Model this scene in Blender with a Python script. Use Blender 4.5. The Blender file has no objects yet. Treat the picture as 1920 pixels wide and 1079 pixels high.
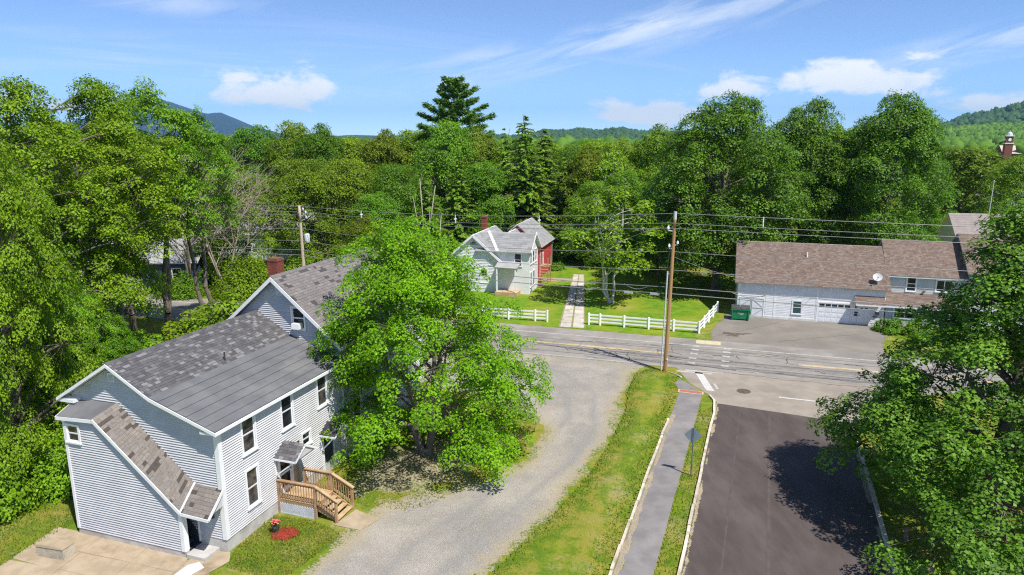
import bpy, math, random
import numpy as np
from mathutils import Vector, Matrix

R_ = math.radians
scene = bpy.context.scene
COL = scene.collection
rng = np.random.default_rng(7)
random.seed(7)

# ------------------------------------------------------------------ camera
cam_d = bpy.data.cameras.new('camera')
cam_d.sensor_width = 36.0
cam_d.lens = 24.0
cam_d.clip_start = 0.1
cam_d.clip_end = 60000.0
cam = bpy.data.objects.new('camera', cam_d)
cam.location = (0, 0, 16.0)
cam.rotation_euler = (R_(90 - 12.25), 0, 0)
COL.objects.link(cam)
scene.camera = cam

# ------------------------------------------------------------------ light, sky, exposure
SUN_EL = 58.0
SUN_AZ = (0.64, -0.77)                       # horizontal direction towards the sun
world = bpy.data.worlds.new('World')
scene.world = world
world.use_nodes = True
sun_d = bpy.data.lights.new('sun', 'SUN')
sun_d.energy = 5.0
sun_d.angle = R_(0.53)
sun_d.color = (1.0, 0.955, 0.88)
sun = bpy.data.objects.new('sun', sun_d)
COL.objects.link(sun)
_l = math.hypot(*SUN_AZ)
_sd = Vector((SUN_AZ[0] / _l * math.cos(R_(SUN_EL)), SUN_AZ[1] / _l * math.cos(R_(SUN_EL)), math.sin(R_(SUN_EL))))
sun.rotation_euler = _sd.to_track_quat('Z', 'Y').to_euler()
sun.location = (30, -30, 60)
vs = scene.view_settings
vs.view_transform = 'Standard'
vs.look = 'None'
vs.exposure = 0.42
vs.gamma = 1.0
vs.use_curve_mapping = False
scene.cycles.use_denoising = False
scene.cycles.filter_width = 1.2
scene.cycles.max_bounces = 6
scene.cycles.diffuse_bounces = 4
scene.cycles.glossy_bounces = 2
scene.cycles.transmission_bounces = 3
scene.cycles.volume_bounces = 0
scene.cycles.transparent_max_bounces = 4
scene.cycles.caustics_reflective = False
scene.cycles.caustics_refractive = False
scene.cycles.sample_clamp_indirect = 4.0


class NT:
    """small helper for node trees"""
    def __init__(s, tree):
        s.t = tree
        s.n = tree.nodes
        s.l = tree.links

    def new(s, typ, **kw):
        nd = s.n.new(typ)
        for k, v in kw.items():
            setattr(nd, k, v)
        return nd

    def put(s, sock, val):
        if isinstance(val, bpy.types.NodeSocket):
            s.l.new(val, sock)
        elif val is not None:
            if isinstance(val, (tuple, list)) and len(val) == 3 and sock.type == 'RGBA':
                val = (*val, 1.0)
            sock.default_value = val

    def math(s, op, a, b=None, c=None, clamp=False):
        nd = s.new('ShaderNodeMath', operation=op, use_clamp=clamp)
        for i, v in enumerate((a, b, c)):
            s.put(nd.inputs[i], v)
        return nd.outputs[0]

    def vmath(s, op, a, b=None):
        nd = s.new('ShaderNodeVectorMath', operation=op)
        s.put(nd.inputs[0], a)
        if b is not None:
            s.put(nd.inputs[1], b)
        return nd.outputs[0]

    def noise(s, vec, scale, detail=3.0, rough=0.55, dist=0.0):
        nd = s.new('ShaderNodeTexNoise')
        if vec is not None:
            s.put(nd.inputs['Vector'], vec)
        nd.inputs['Scale'].default_value = scale
        nd.inputs['Detail'].default_value = detail
        nd.inputs['Roughness'].default_value = rough
        nd.inputs['Distortion'].default_value = dist
        return nd.outputs['Fac']

    def ramp(s, fac, lo, hi, a=0.0, b=1.0):
        nd = s.new('ShaderNodeMapRange', interpolation_type='SMOOTHSTEP')
        s.put(nd.inputs['Value'], fac)
        nd.inputs['From Min'].default_value = lo
        nd.inputs['From Max'].default_value = hi
        nd.inputs['To Min'].default_value = a
        nd.inputs['To Max'].default_value = b
        return nd.outputs['Result']

    def mix(s, fac, a, b, blend='MIX'):
        nd = s.new('ShaderNodeMix', data_type='RGBA', blend_type=blend)
        s.put(nd.inputs[0], fac)
        s.put(nd.inputs[6], a)
        s.put(nd.inputs[7], b)
        return nd.outputs[2]


def build_sky():
    w = NT(world.node_tree)
    w.n.clear()
    out = w.new('ShaderNodeOutputWorld')
    sky = w.new('ShaderNodeTexSky', sky_type='NISHITA')
    sky.sun_disc = False
    sky.sun_elevation = R_(SUN_EL)
    sky.sun_rotation = math.atan2(SUN_AZ[0], SUN_AZ[1])
    sky.altitude = 200.0
    sky.air_density = 0.5
    sky.dust_density = 0.0
    sky.ozone_density = 6.0
    tc = w.new('ShaderNodeTexCoord')
    sep = w.new('ShaderNodeSeparateXYZ')
    w.l.new(tc.outputs['Generated'], sep.inputs[0])
    x, y, z = sep.outputs
    az = w.math('ARCTAN2', x, y)                    # 0 straight ahead, + to the right
    el = w.math('ARCSINE', z)
    # thin cirrus sheets: streaks that lean up to the right
    zz = w.math('MAXIMUM', w.math('ADD', z, 0.10), 0.03)
    cx = w.math('DIVIDE', x, zz)
    cy = w.math('DIVIDE', y, zz)
    rx = w.math('ADD', w.math('MULTIPLY', cx, 0.62), w.math('MULTIPLY', cy, 0.25))
    ry = w.math('SUBTRACT', w.math('MULTIPLY', cy, 1.5), w.math('MULTIPLY', cx, 1.0))
    cv = w.new('ShaderNodeCombineXYZ')
    w.put(cv.inputs[0], rx)
    w.put(cv.inputs[1], ry)
    n1 = w.noise(cv.outputs[0], 0.42, 6.0, 0.58, 0.8)
    n2 = w.noise(cv.outputs[0], 0.16, 2.0, 0.5, 0.3)
    cir = w.math('MULTIPLY', w.ramp(n1, 0.40, 0.80), w.ramp(n2, 0.42, 0.64))
    cir = w.math('MULTIPLY', cir, 0.80)
    # a few long brushed bands
    bn = w.new('ShaderNodeCombineXYZ')
    w.put(bn.inputs[0], w.math('ADD', w.math('MULTIPLY', az, 3.0), w.math('MULTIPLY', el, 2.0)))
    w.put(bn.inputs[1], w.math('SUBTRACT', w.math('MULTIPLY', el, 22.0), w.math('MULTIPLY', az, 6.0)))
    bnz = w.ramp(w.noise(bn.outputs[0], 1.6, 6.0, 0.62, 0.6), 0.30, 0.72)
    for (a, e, ln, wd, ang, wt) in ((.12, .130, .28, .022, .26, .85), (.33, .182, .30, .030, .28, .70), (.62, .112, .20, .018, .16, .85), (-.52, .200, .22, .022, .04, .85),
                                    (-.45, .165, .12, .016, .0, .5), (-.02, .112, .18, .018, .12, .65), (.42, .215, .25, .020, .2, .45), (-.15, .21, .2, .018, .1, .35),
                                    (1.3, .2, .3, .02, .2, .7), (2.2, .22, .3, .02, .1, .7), (-1.4, .2, .3, .02, .2, .7), (-2.4, .2, .3, .02, .1, .7)):
        du = w.math('SUBTRACT', az, a)
        dv = w.math('SUBTRACT', el, e)
        p_ = w.math('DIVIDE', w.math('ADD', w.math('MULTIPLY', du, math.cos(ang)), w.math('MULTIPLY', dv, math.sin(ang))), ln)
        q_ = w.math('DIVIDE', w.math('SUBTRACT', w.math('MULTIPLY', dv, math.cos(ang)), w.math('MULTIPLY', du, math.sin(ang))), wd)
        g_ = w.math('POWER', 2.718, w.math('MULTIPLY', w.math('ADD', w.math('MULTIPLY', p_, p_), w.math('MULTIPLY', q_, q_)), -1.0))
        cir = w.math('MAXIMUM', cir, w.math('MULTIPLY', w.math('MULTIPLY', g_, bnz), wt))
    # fair-weather cumulus low over the hills
    av = w.new('ShaderNodeCombineXYZ')
    w.put(av.inputs[0], w.math('MULTIPLY', az, 1.0))
    w.put(av.inputs[1], w.math('MULTIPLY', el, 1.9))
    cn = w.noise(av.outputs[0], 16.0, 7.0, 0.60, 0.25)
    total = None
    for (a, e, sa, se, wt) in ((-0.318, 0.060, 0.085, 0.032, 1.15), (-0.36, 0.078, 0.06, 0.015, .9), (-0.55, 0.04, 0.10, 0.016, .8),
                               (0.205, 0.032, 0.11, 0.022, 1.2), (0.30, 0.066, 0.05, 0.018, 1.2),
                               (0.455, 0.070, 0.09, 0.032, 1.15), (0.60, 0.038, 0.05, 0.014, .9), (0.66, 0.042, 0.05, 0.014, .8),
                               (-0.10, 0.072, 0.06, 0.016, 0.42), (-0.70, 0.110, 0.05, 0.010, .85), (-0.9, .06, .12, .03, .9), (0.95, .06, .15, .03, .9),
                               (1.6, .07, .25, .04, .9), (2.4, .05, .25, .04, .9), (-1.6, .05, .25, .04, .9), (-2.5, .06, .3, .04, .9)):
        da = w.math('DIVIDE', w.math('SUBTRACT', az, a), sa)
        de = w.math('DIVIDE', w.math('SUBTRACT', el, e), se)
        # flat-bottomed: falls off faster below
        de = w.math('MULTIPLY', de, w.ramp(de, -0.6, 0.2, 1.5, 1.0))
        q = w.math('ADD', w.math('MULTIPLY', da, da), w.math('MULTIPLY', de, de))
        g = w.math('MULTIPLY', w.math('POWER', 2.718, w.math('MULTIPLY', q, -1.0)), wt)
        total = g if total is None else w.math('MAXIMUM', total, g)
    dens = w.math('ADD', w.math('MULTIPLY', total, 0.80), w.math('MULTIPLY', w.math('SUBTRACT', cn, 0.5), 2.1))
    cum = w.math('MULTIPLY', w.ramp(dens, 0.18, 0.74), w.ramp(total, 0.04, 0.30))
    shade = w.ramp(w.math('ADD', dens, w.math('MULTIPLY', cn, 0.3)), 0.35, 0.75)
    ccol = w.mix(shade, (0.78, 0.84, 0.93), (1.0, 0.985, 0.96))
    veil = w.math('MULTIPLY', w.ramp(n2, 0.30, 0.70, 0.02, 0.12), w.ramp(el, 0.0, 0.55, 1.0, 0.12))
    cir = w.math('MAXIMUM', cir, veil)
    mask = w.math('MAXIMUM', cir, w.math('MULTIPLY', cum, 0.93), clamp=True)
    bg = w.new('ShaderNodeBackground')
    w.l.new(sky.outputs[0], bg.inputs['Color'])
    bg.inputs['Strength'].default_value = 0.15
    bc = w.new('ShaderNodeBackground')
    w.put(bc.inputs['Color'], ccol)
    bc.inputs['Strength'].default_value = 0.95
    mx = w.new('ShaderNodeMixShader')
    w.put(mx.inputs[0], mask)
    w.l.new(bg.outputs[0], mx.inputs[1])
    w.l.new(bc.outputs[0], mx.inputs[2])
    w.l.new(mx.outputs[0], out.inputs['Surface'])


build_sky()

# ------------------------------------------------------------------ materials
MATS = {}


def mat(name, c1, c2=None, scale=4.0, rough=0.8, bump=0.0, bscale=None, detail=4.0, spec=0.3, metal=0.0,
        vec='Object', stretch=None, lo=0.35, hi=0.65, c3=None, s3=0.7, lo3=.5, hi3=.7, rnd=0.0, tintattr=None):
    m = bpy.data.materials.new(name)
    m.use_nodes = True
    t = NT(m.node_tree)
    b = t.n['Principled BSDF']
    tc = t.new('ShaderNodeTexCoord')
    v = tc.outputs[vec]
    if stretch:
        mp = t.new('ShaderNodeMapping')
        t.l.new(v, mp.inputs[0])
        mp.inputs['Scale'].default_value = stretch
        v = mp.outputs[0]
    col = c1
    if c2 is not None:
        col = t.mix(t.ramp(t.noise(v, scale, detail), lo, hi), c1, c2)
    if c3 is not None:
        col = t.mix(t.ramp(t.noise(v, s3, 5.0, 0.6), lo3, hi3), col, c3)
    if rnd:
        oi = t.new('ShaderNodeObjectInfo')
        hv = t.new('ShaderNodeHueSaturation')
        t.put(hv.inputs['Value'], t.math('ADD', 1.0 - rnd * .5, t.math('MULTIPLY', oi.outputs['Random'], rnd)))
        t.put(hv.inputs['Color'], col)
        col = hv.outputs[0]
    if tintattr:
        at = t.new('ShaderNodeAttribute', attribute_name=tintattr)
        hv = t.new('ShaderNodeHueSaturation')
        t.put(hv.inputs['Value'], at.outputs['Fac'])
        t.put(hv.inputs['Color'], col)
        col = hv.outputs[0]
    t.put(b.inputs['Base Color'], col)
    b.inputs['Roughness'].default_value = rough
    b.inputs['Specular IOR Level'].default_value = spec
    b.inputs['Metallic'].default_value = metal
    if bump:
        bp = t.new('ShaderNodeBump')
        bp.inputs['Strength'].default_value = bump
        bp.inputs['Distance'].default_value = 0.03
        t.put(bp.inputs['Height'], t.noise(v, bscale or scale * 3, 4.0))
        t.l.new(bp.outputs[0], b.inputs['Normal'])
    MATS[name] = m
    return m


def leaf_mat(name, dark, light, rough=0.5, trans=0.35, tcol=None, hue=0.03, val=0.35):
    m = bpy.data.materials.new(name)
    m.use_nodes = True
    t = NT(m.node_tree)
    b = t.n['Principled BSDF']
    out = t.n['Material Output']
    at = t.new('ShaderNodeAttribute', attribute_name='tint')
    oi = t.new('ShaderNodeObjectInfo')
    col = t.mix(at.outputs['Fac'], dark, light)
    hv = t.new('ShaderNodeHueSaturation')
    t.put(hv.inputs['Hue'], t.math('ADD', 0.5 - hue, t.math('MULTIPLY', oi.outputs['Random'], hue * 1.1)))
    r2 = t.math('FRACT', t.math('MULTIPLY', oi.outputs['Random'], 7.31))
    t.put(hv.inputs['Value'], t.math('ADD', 1.0 - val * .5, t.math('MULTIPLY', r2, val)))
    t.put(hv.inputs['Color'], col)
    t.put(b.inputs['Base Color'], hv.outputs[0])
    b.inputs['Roughness'].default_value = rough
    b.inputs['Specular IOR Level'].default_value = 0.22
    tr = t.new('ShaderNodeBsdfTranslucent')
    t.put(tr.inputs['Color'], t.mix(1.0, hv.outputs[0], tcol or (1.3, 1.25, 0.5), 'MULTIPLY'))
    mx = t.new('ShaderNodeMixShader')
    mx.inputs[0].default_value = trans
    t.l.new(b.outputs[0], mx.inputs[1])
    t.l.new(tr.outputs[0], mx.inputs[2])
    t.l.new(mx.outputs[0], out.inputs['Surface'])
    MATS[name] = m
    return m


mat('siding', (.51, .505, .522), (.565, .558, .572), 1.2, .55, spec=.3, rnd=.09, c3=(.46, .445, .435), s3=.55, lo3=.52, hi3=.80)
mat('siding_white', (.68, .69, .70), (.76, .76, .77), 1.5, .6, rnd=.05)
mat('siding_grey', (.46, .49, .50), (.52, .55, .55), 1.5, .6, rnd=.05)
mat('trim', (.74, .75, .77), (.80, .80, .82), 3, .5)
mat('wall_plain', (.50, .505, .53), (.55, .555, .57), 1.0, .7)
mat('foundation', (.42, .40, .38), (.52, .50, .47), 2.5, .9, .3, 20, c3=(.33, .30, .27), s3=.8)
mat('glass', (.008, .010, .012), (.03, .035, .04), 1.5, .06, spec=.35, detail=1)
mat('curtain_glass', (.10, .09, .08), (.02, .02, .022), 2.0, .06, spec=.7, detail=2)
mat('green_glass', (.02, .07, .06), (.03, .10, .09), 2.0, .06, spec=.6)
mat('roll_roof', (.122, .122, .130), (.152, .152, .160), 1.0, .85, .25, 90, c3=(.170, .168, .168), s3=.5, rnd=.10)
for i, c in enumerate(((.112, .108, .114), (.096, .093, .099), (.080, .078, .084), (.200, .196, .202), (.145, .139, .142))):
    mat('shingle_grey_%d' % i, tuple(k * .88 for k in c), tuple(k * 1.12 for k in c), 14, .9, .3, 120, rnd=.10)
for i, c in enumerate(((.195, .168, .150), (.212, .186, .165), (.178, .156, .141), (.075, .061, .054), (.180, .163, .15))):
    mat('shingle_brown_%d' % i, tuple(k * .88 for k in c), tuple(k * 1.12 for k in c), 14, .9, .3, 120, rnd=.10)
for i, c in enumerate(((.175, .158, .155), (.192, .172, .167), (.160, .147, .147), (.070, .066, .070), (.21, .19, .183))):
    mat('shingle_taupe_%d' % i, tuple(k * .88 for k in c), tuple(k * 1.12 for k in c), 14, .9, .3, 120, rnd=.10)
for i, c in enumerate(((.185, .135, .110), (.200, .150, .122), (.165, .120, .097), (.145, .102, .085), (.225, .178, .148))):
    mat('shingle_russet_%d' % i, tuple(k * .9 for k in c), tuple(k * 1.1 for k in c), 14, .9, .3, 90, rnd=.12)
for i, c in enumerate(((.270, .270, .275), (.245, .245, .25), (.29, .288, .285), (.225, .222, .225), (.30, .30, .30))):
    mat('shingle_silver_%d' % i, tuple(k * .93 for k in c), tuple(k * 1.07 for k in c), 14, .9, .2, 90, rnd=.06)
mat('black_roof', (.035, .035, .04), (.06, .06, .065), 3, .85, .2, 60)
mat('brick', (.27, .075, .05), (.20, .055, .04), 6, .9, .2, 40, rnd=.25)
mat('mortar', (.34, .30, .27), (.26, .23, .21), 9, .95)
mat('brick_dark', (.17, .065, .045), (.22, .09, .06), 6, .9)
mat('wood_deck', (.40, .27, .15), (.52, .37, .22), 2.0, .75, .2, 20, stretch=(1, 1, 1), rnd=.22)
mat('wood_rail', (.34, .205, .11), (.45, .29, .17), 3.0, .75, .2, 20, rnd=.18)
mat('wood_pole', (.36, .20, .085), (.46, .275, .125), 1.6, .8, .35, 14, stretch=(7, 7, .25), c3=(.16, .09, .05), s3=.45, lo3=.55, hi3=.75)
mat('wood_old', (.42, .34, .25), (.52, .44, .34), 1.6, .85, .35, 14, stretch=(7, 7, .3))
mat('lattice', (.52, .54, .60), (.60, .62, .66), 3, .6)
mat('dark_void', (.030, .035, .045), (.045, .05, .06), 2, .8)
mat('dark_door', (.035, .045, .06), (.05, .06, .075), 2, .45)
mat('door_white', (.70, .71, .74), (.76, .77, .79), 2, .45)
mat('red_paint', (.42, .045, .050), (.52, .075, .075), 1.2, .7, c3=(.34, .05, .05), s3=.6)
mat('vinyl_white', (.80, .80, .81), (.86, .86, .86), 2, .4)
mat('metal_grey', (.36, .37, .39), (.44, .45, .47), 4, .4, metal=.7)
mat('conduit', (.50, .52, .55), (.58, .60, .62), 4, .45)
mat('galv', (.26, .33, .42), (.32, .39, .47), 3, .38, metal=.55)
mat('iron', (.10, .075, .06), (.15, .115, .095), 12, .7, .3, 40)
mat('wire', (.055, .055, .06), None, 1, .5)
mat('wire_grey', (.22, .22, .23), None, 1, .4)
mat('porcelain', (.72, .73, .76), None, 1, .2)
mat('dumpster', (.015, .19, .075), (.02, .235, .10), 1.6, .45, c3=(.05, .13, .06), s3=1.2, lo3=.6, hi3=.8)
mat('dark_lid', (.045, .05, .045), (.07, .075, .07), 6, .6)
mat('mark_white', (.75, .78, .78), None, 1, .6)
mat('mulch', (.36, .050, .025), (.24, .035, .02), 30, .95, .8, 60)
mat('petal', (.75, .05, .09), (.85, .22, .22), 30, .5)
mat('concrete', (.335, .262, .178), (.42, .335, .235), 1.4, .9, .35, 40, c3=(.215, .155, .095), s3=.75, lo3=.50, hi3=.78)
mat('concrete_block', (.36, .315, .24), (.47, .42, .33), 3.0, .95, .6, 14, c3=(.26, .22, .17), s3=1.5)
mat('concrete_white', (.58, .575, .555), (.66, .65, .63), 3.0, .85)
mat('granite', (.52, .45, .36), (.64, .56, .46), 3.0, .9, .5, 30, c3=(.36, .30, .22), s3=1.3, rnd=.35)
mat('bark', (.115, .095, .078), (.19, .16, .13), 3.0, .95, .8, 9, stretch=(3, 3, .6))
mat('bark_birch', (.42, .40, .36), (.60, .58, .54), 2.0, .85, .3, 9, stretch=(1, 1, 4))
mat('bark_dead', (.29, .235, .185), (.41, .34, .275), 3.0, .95, .5, 9, stretch=(3, 3, .6))
mat('asphalt_new', (.072, .056, .051), (.090, .071, .066), 1.5, .82, .35, 130, c3=(.112, .091, .084), s3=.55, lo3=.46, hi3=.72, stretch=(1, .35, 1))
mat('asphalt_old', (.25, .228, .205), (.30, .275, .250), .8, .9, .3, 90, c3=(.205, .188, .172), s3=.25, lo3=.45, hi3=.7)
mat('asphalt_walk', (.180, .166, .164), (.225, .208, .204), 1.2, .9, .3, 110, c3=(.275, .255, .245), s3=.5, lo3=.45, hi3=.75)
mat('asphalt_lot', (.200, .178, .152), (.240, .215, .183), .5, .9, .3, 90, c3=(.175, .157, .138), s3=.18, lo3=.42, hi3=.68)
mat('asphalt_apron', (.265, .228, .188), (.315, .272, .225), .9, .9, .3, 90, c3=(.235, .205, .175), s3=.3)
mat('paint_white', (.54, .53, .51), (.40, .385, .365), 5.0, .7, lo=.45, hi=.72)
mat('paint_worn', (.45, .43, .40), (.33, .31, .285), 3.0, .8, lo=.42, hi=.72)
mat('paint_yellow', (.50, .39, .21), (.36, .31, .235), 2.0, .8, lo=.40, hi=.72)
mat('crack', (.022, .020, .022), None, 1, .9)
mat('tar_streak', (.125, .115, .110), (.20, .185, .172), 2.0, .9, stretch=(.4, 2, 1))
mat('tactile_red', (.36, .115, .075), (.43, .155, .105), 6, .8, rnd=.1)
mat('tactile_yellow', (.50, .43, .27), (.56, .49, .34), 3, .8)
mat('mud', (.105, .080, .062), (.150, .120, .095), 3, .6)
mat('rust_box', (.22, .12, .10), (.30, .19, .16), 5, .5)
mat('blue_paint', (.045, .065, .13), (.06, .08, .16), 2, .6)
mat('roof_light', (.30, .30, .30), (.36, .36, .35), 1.5, .8)
mat('slate_far', (.25, .215, .205), (.29, .25, .235), 2, .85)
mat('hill_soil', (.022, .048, .022), (.034, .066, .03), .02, .95)

leaf_mat('leaf_bright', (.108, .250, .006), (.280, .540, .012), .5, .42, (1.05, 1.15, .35), .0, .0)
leaf_mat('leaf_maple', (.035, .100, .008), (.150, .325, .020), .5, .28, (1.05, 1.2, .35), .02, .12)
leaf_mat('leaf_ash', (.074, .180, .007), (.228, .445, .018), .5, .36, (1.05, 1.15, .35), .03, .30)
leaf_mat('leaf_mix', (.056, .145, .009), (.185, .375, .020), .55, .34, (1.05, 1.2, .35), .05, .50)
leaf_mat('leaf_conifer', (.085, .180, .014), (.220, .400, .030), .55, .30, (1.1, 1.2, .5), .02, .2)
leaf_mat('leaf_pine', (.070, .155, .026), (.180, .320, .055), .5, .25, (1.1, 1.2, .5), .0, .0)
leaf_mat('leaf_willow', (.085, .160, .010), (.190, .300, .022), .5, .36, (1.2, 1.2, .4), .02, .1)
leaf_mat('leaf_hedge', (.060, .170, .008), (.130, .320, .014), .45, .32, (1.2, 1.2, .4), .02, .1)
leaf_mat('leaf_hill', (.022, .060, .016), (.060, .125, .026), .8, .08, (1.2, 1.2, .5), .0, .0)
leaf_mat('leaf_near', (.045, .118, .010), (.215, .405, .036), .5, .32, (1.1, 1.2, .35), .0, .0)
leaf_mat('leaf_far', (.045, .115, .012), (.120, .240, .022), .7, .12, (1.2, 1.2, .5), .0, .0)


def ground_mat(name, kind):
    """grass / gravel with soft patchy wear; attribute 'edge' (0 at the border, 1 inside) frays the border"""
    m = bpy.data.materials.new(name)
    m.use_nodes = True
    t = NT(m.node_tree)
    b = t.n['Principled BSDF']
    tc = t.new('ShaderNodeTexCoord')
    v = tc.outputs['Object']
    nA = t.noise(v, .22, 5, .6)
    nB = t.noise(v, 1.3, 6, .65)
    nC = t.noise(v, 9.0, 4, .7)
    nD = t.noise(v, 38.0, 3, .7)
    green = t.mix(t.ramp(nB, .36, .64), (.115, .195, .014), (.200, .260, .020))
    yel = t.mix(t.ramp(nC, .35, .65), (.300, .260, .052), (.235, .250, .030))
    grass = t.mix(t.ramp(t.math('ADD', nA, t.math('MULTIPLY', t.math('SUBTRACT', nB, .5), .9)), .44, .62), green, yel)
    dry = t.mix(nD, (.41, .355, .175), (.32, .265, .12))
    if kind == 'lush':
        grass = t.mix(t.ramp(nB, .35, .65), (.100, .215, .014), (.180, .290, .020))
        grass = t.mix(t.ramp(nA, .45, .62), grass, (.235, .285, .024))
        dryf = t.ramp(t.math('ADD', nA, t.math('MULTIPLY', nC, .3)), .74, .9)
    else:
        dryf = t.ramp(t.math('ADD', t.noise(v, .5, 5, .65), t.math('MULTIPLY', t.math('SUBTRACT', nC, .5), .7)), .52, .72)
    grass = t.mix(t.math('MULTIPLY', dryf, .8), grass, dry)
    grass = t.mix(t.ramp(nD, .25, .75), t.mix(1.0, grass, (.62, .66, .6), 'MULTIPLY'), t.mix(1.0, grass, (1.25, 1.22, 1.15), 'MULTIPLY'))
    col = grass
    bump = nD
    if kind in ('gravel', 'dirt'):
        if kind == 'gravel':
            g = t.mix(t.ramp(nB, .30, .70), (.300, .278, .248), (.362, .336, .300))
            g = t.mix(t.ramp(nA, .40, .66), g, (.445, .405, .350))
            g = t.mix(t.ramp(t.noise(v, .10, 3, .5), .48, .64), g, (.46, .395, .30))
        else:
            g = t.mix(t.ramp(nB, .30, .70), (.36, .29, .20), (.44, .37, .27))
        vo = t.new('ShaderNodeTexVoronoi')
        t.l.new(v, vo.inputs['Vector'])
        vo.inputs['Scale'].default_value = 34.0
        hv = t.new('ShaderNodeSeparateColor')
        t.l.new(vo.outputs['Color'], hv.inputs[0])
        g = t.mix(t.ramp(hv.outputs[0], 0, 1), t.mix(1.0, g, (.86, .86, .865), 'MULTIPLY'), t.mix(1.0, g, (1.12, 1.115, 1.11), 'MULTIPLY'))
        # pale stones here and there
        g = t.mix(t.ramp(hv.outputs[1], .985, .995), g, (.56, .54, .50))
        tk = t.new('ShaderNodeAttribute', attribute_name='track')
        g = t.mix(t.math('MULTIPLY', tk.outputs['Fac'], t.ramp(nB, .3, .7, .35, .9)), g, (.30, .285, .265))
        at = t.new('ShaderNodeAttribute', attribute_name='edge')
        e = t.math('ADD', at.outputs['Fac'], t.math('MULTIPLY', t.math('SUBTRACT', nC, .5), 1.1))
        e = t.math('ADD', e, t.math('MULTIPLY', t.math('SUBTRACT', nB, .5), 1.2))
        sand = t.mix(nD, (.37, .31, .21), (.46, .40, .29))
        col = t.mix(t.ramp(e, .10, .40), t.mix(t.ramp(nC, .42, .58), grass, sand), t.mix(t.ramp(e, .35, .95), sand, g))
        bump = vo.outputs['Distance']
    t.put(b.inputs['Base Color'], col)
    b.inputs['Roughness'].default_value = .95
    b.inputs['Specular IOR Level'].default_value = .15
    bp = t.new('ShaderNodeBump')
    bp.inputs['Strength'].default_value = .8
    bp.inputs['Distance'].default_value = .05
    t.put(bp.inputs['Height'], bump)
    t.l.new(bp.outputs[0], b.inputs['Normal'])
    MATS[name] = m


ground_mat('grass_dry', 'grass')
ground_mat('grass_lush', 'lush')
ground_mat('gravel', 'gravel')
ground_mat('dirt', 'dirt')


# ------------------------------------------------------------------ mesh helpers
def np_mesh(name, verts, faces, mats, attrs=None, smooth=False, mi=None):
    verts = np.asarray(verts, dtype=np.float32)
    faces = np.asarray(faces, dtype=np.int32)
    me = bpy.data.meshes.new(name)
    n, k = faces.shape
    me.vertices.add(len(verts))
    me.vertices.foreach_set('co', verts.ravel())
    me.loops.add(n * k)
    me.loops.foreach_set('vertex_index', faces.ravel())
    me.polygons.add(n)
    me.polygons.foreach_set('loop_start', np.arange(0, n * k, k, dtype=np.int32))
    for m in ([mats] if isinstance(mats, str) else mats):
        me.materials.append(MATS[m])
    if mi is not None:
        me.polygons.foreach_set('material_index', np.asarray(mi, dtype=np.int32))
    if smooth:
        me.polygons.foreach_set('use_smooth', np.ones(n, dtype=bool))
    me.update(calc_edges=True)
    for an, av in (attrs or {}).items():
        a = me.attributes.new(an, 'FLOAT', 'POINT')
        a.data.foreach_set('value', np.asarray(av, dtype=np.float32))
    return me


def link(name, data, parent=None):
    o = bpy.data.objects.new(name, data)
    COL.objects.link(o)
    if parent is not None:
        o.parent = parent
    return o


def tag(o, label=None, cat=None, group=None, kind=None):
    if label:
        o['label'] = label
    if cat:
        o['category'] = cat
    if group:
        o['group'] = group
    if kind:
        o['kind'] = kind
    return o


def thing(name, label, cat, loc=(0, 0, 0), rotz=0.0, group=None):
    o = link(name, None)
    o.location = loc
    o.rotation_euler = (0, 0, rotz)
    return tag(o, label, cat, group)


BOXF = ((0, 3, 2, 1), (4, 5, 6, 7), (0, 1, 5, 4), (1, 2, 6, 5), (2, 3, 7, 6), (3, 0, 4, 7))


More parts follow.
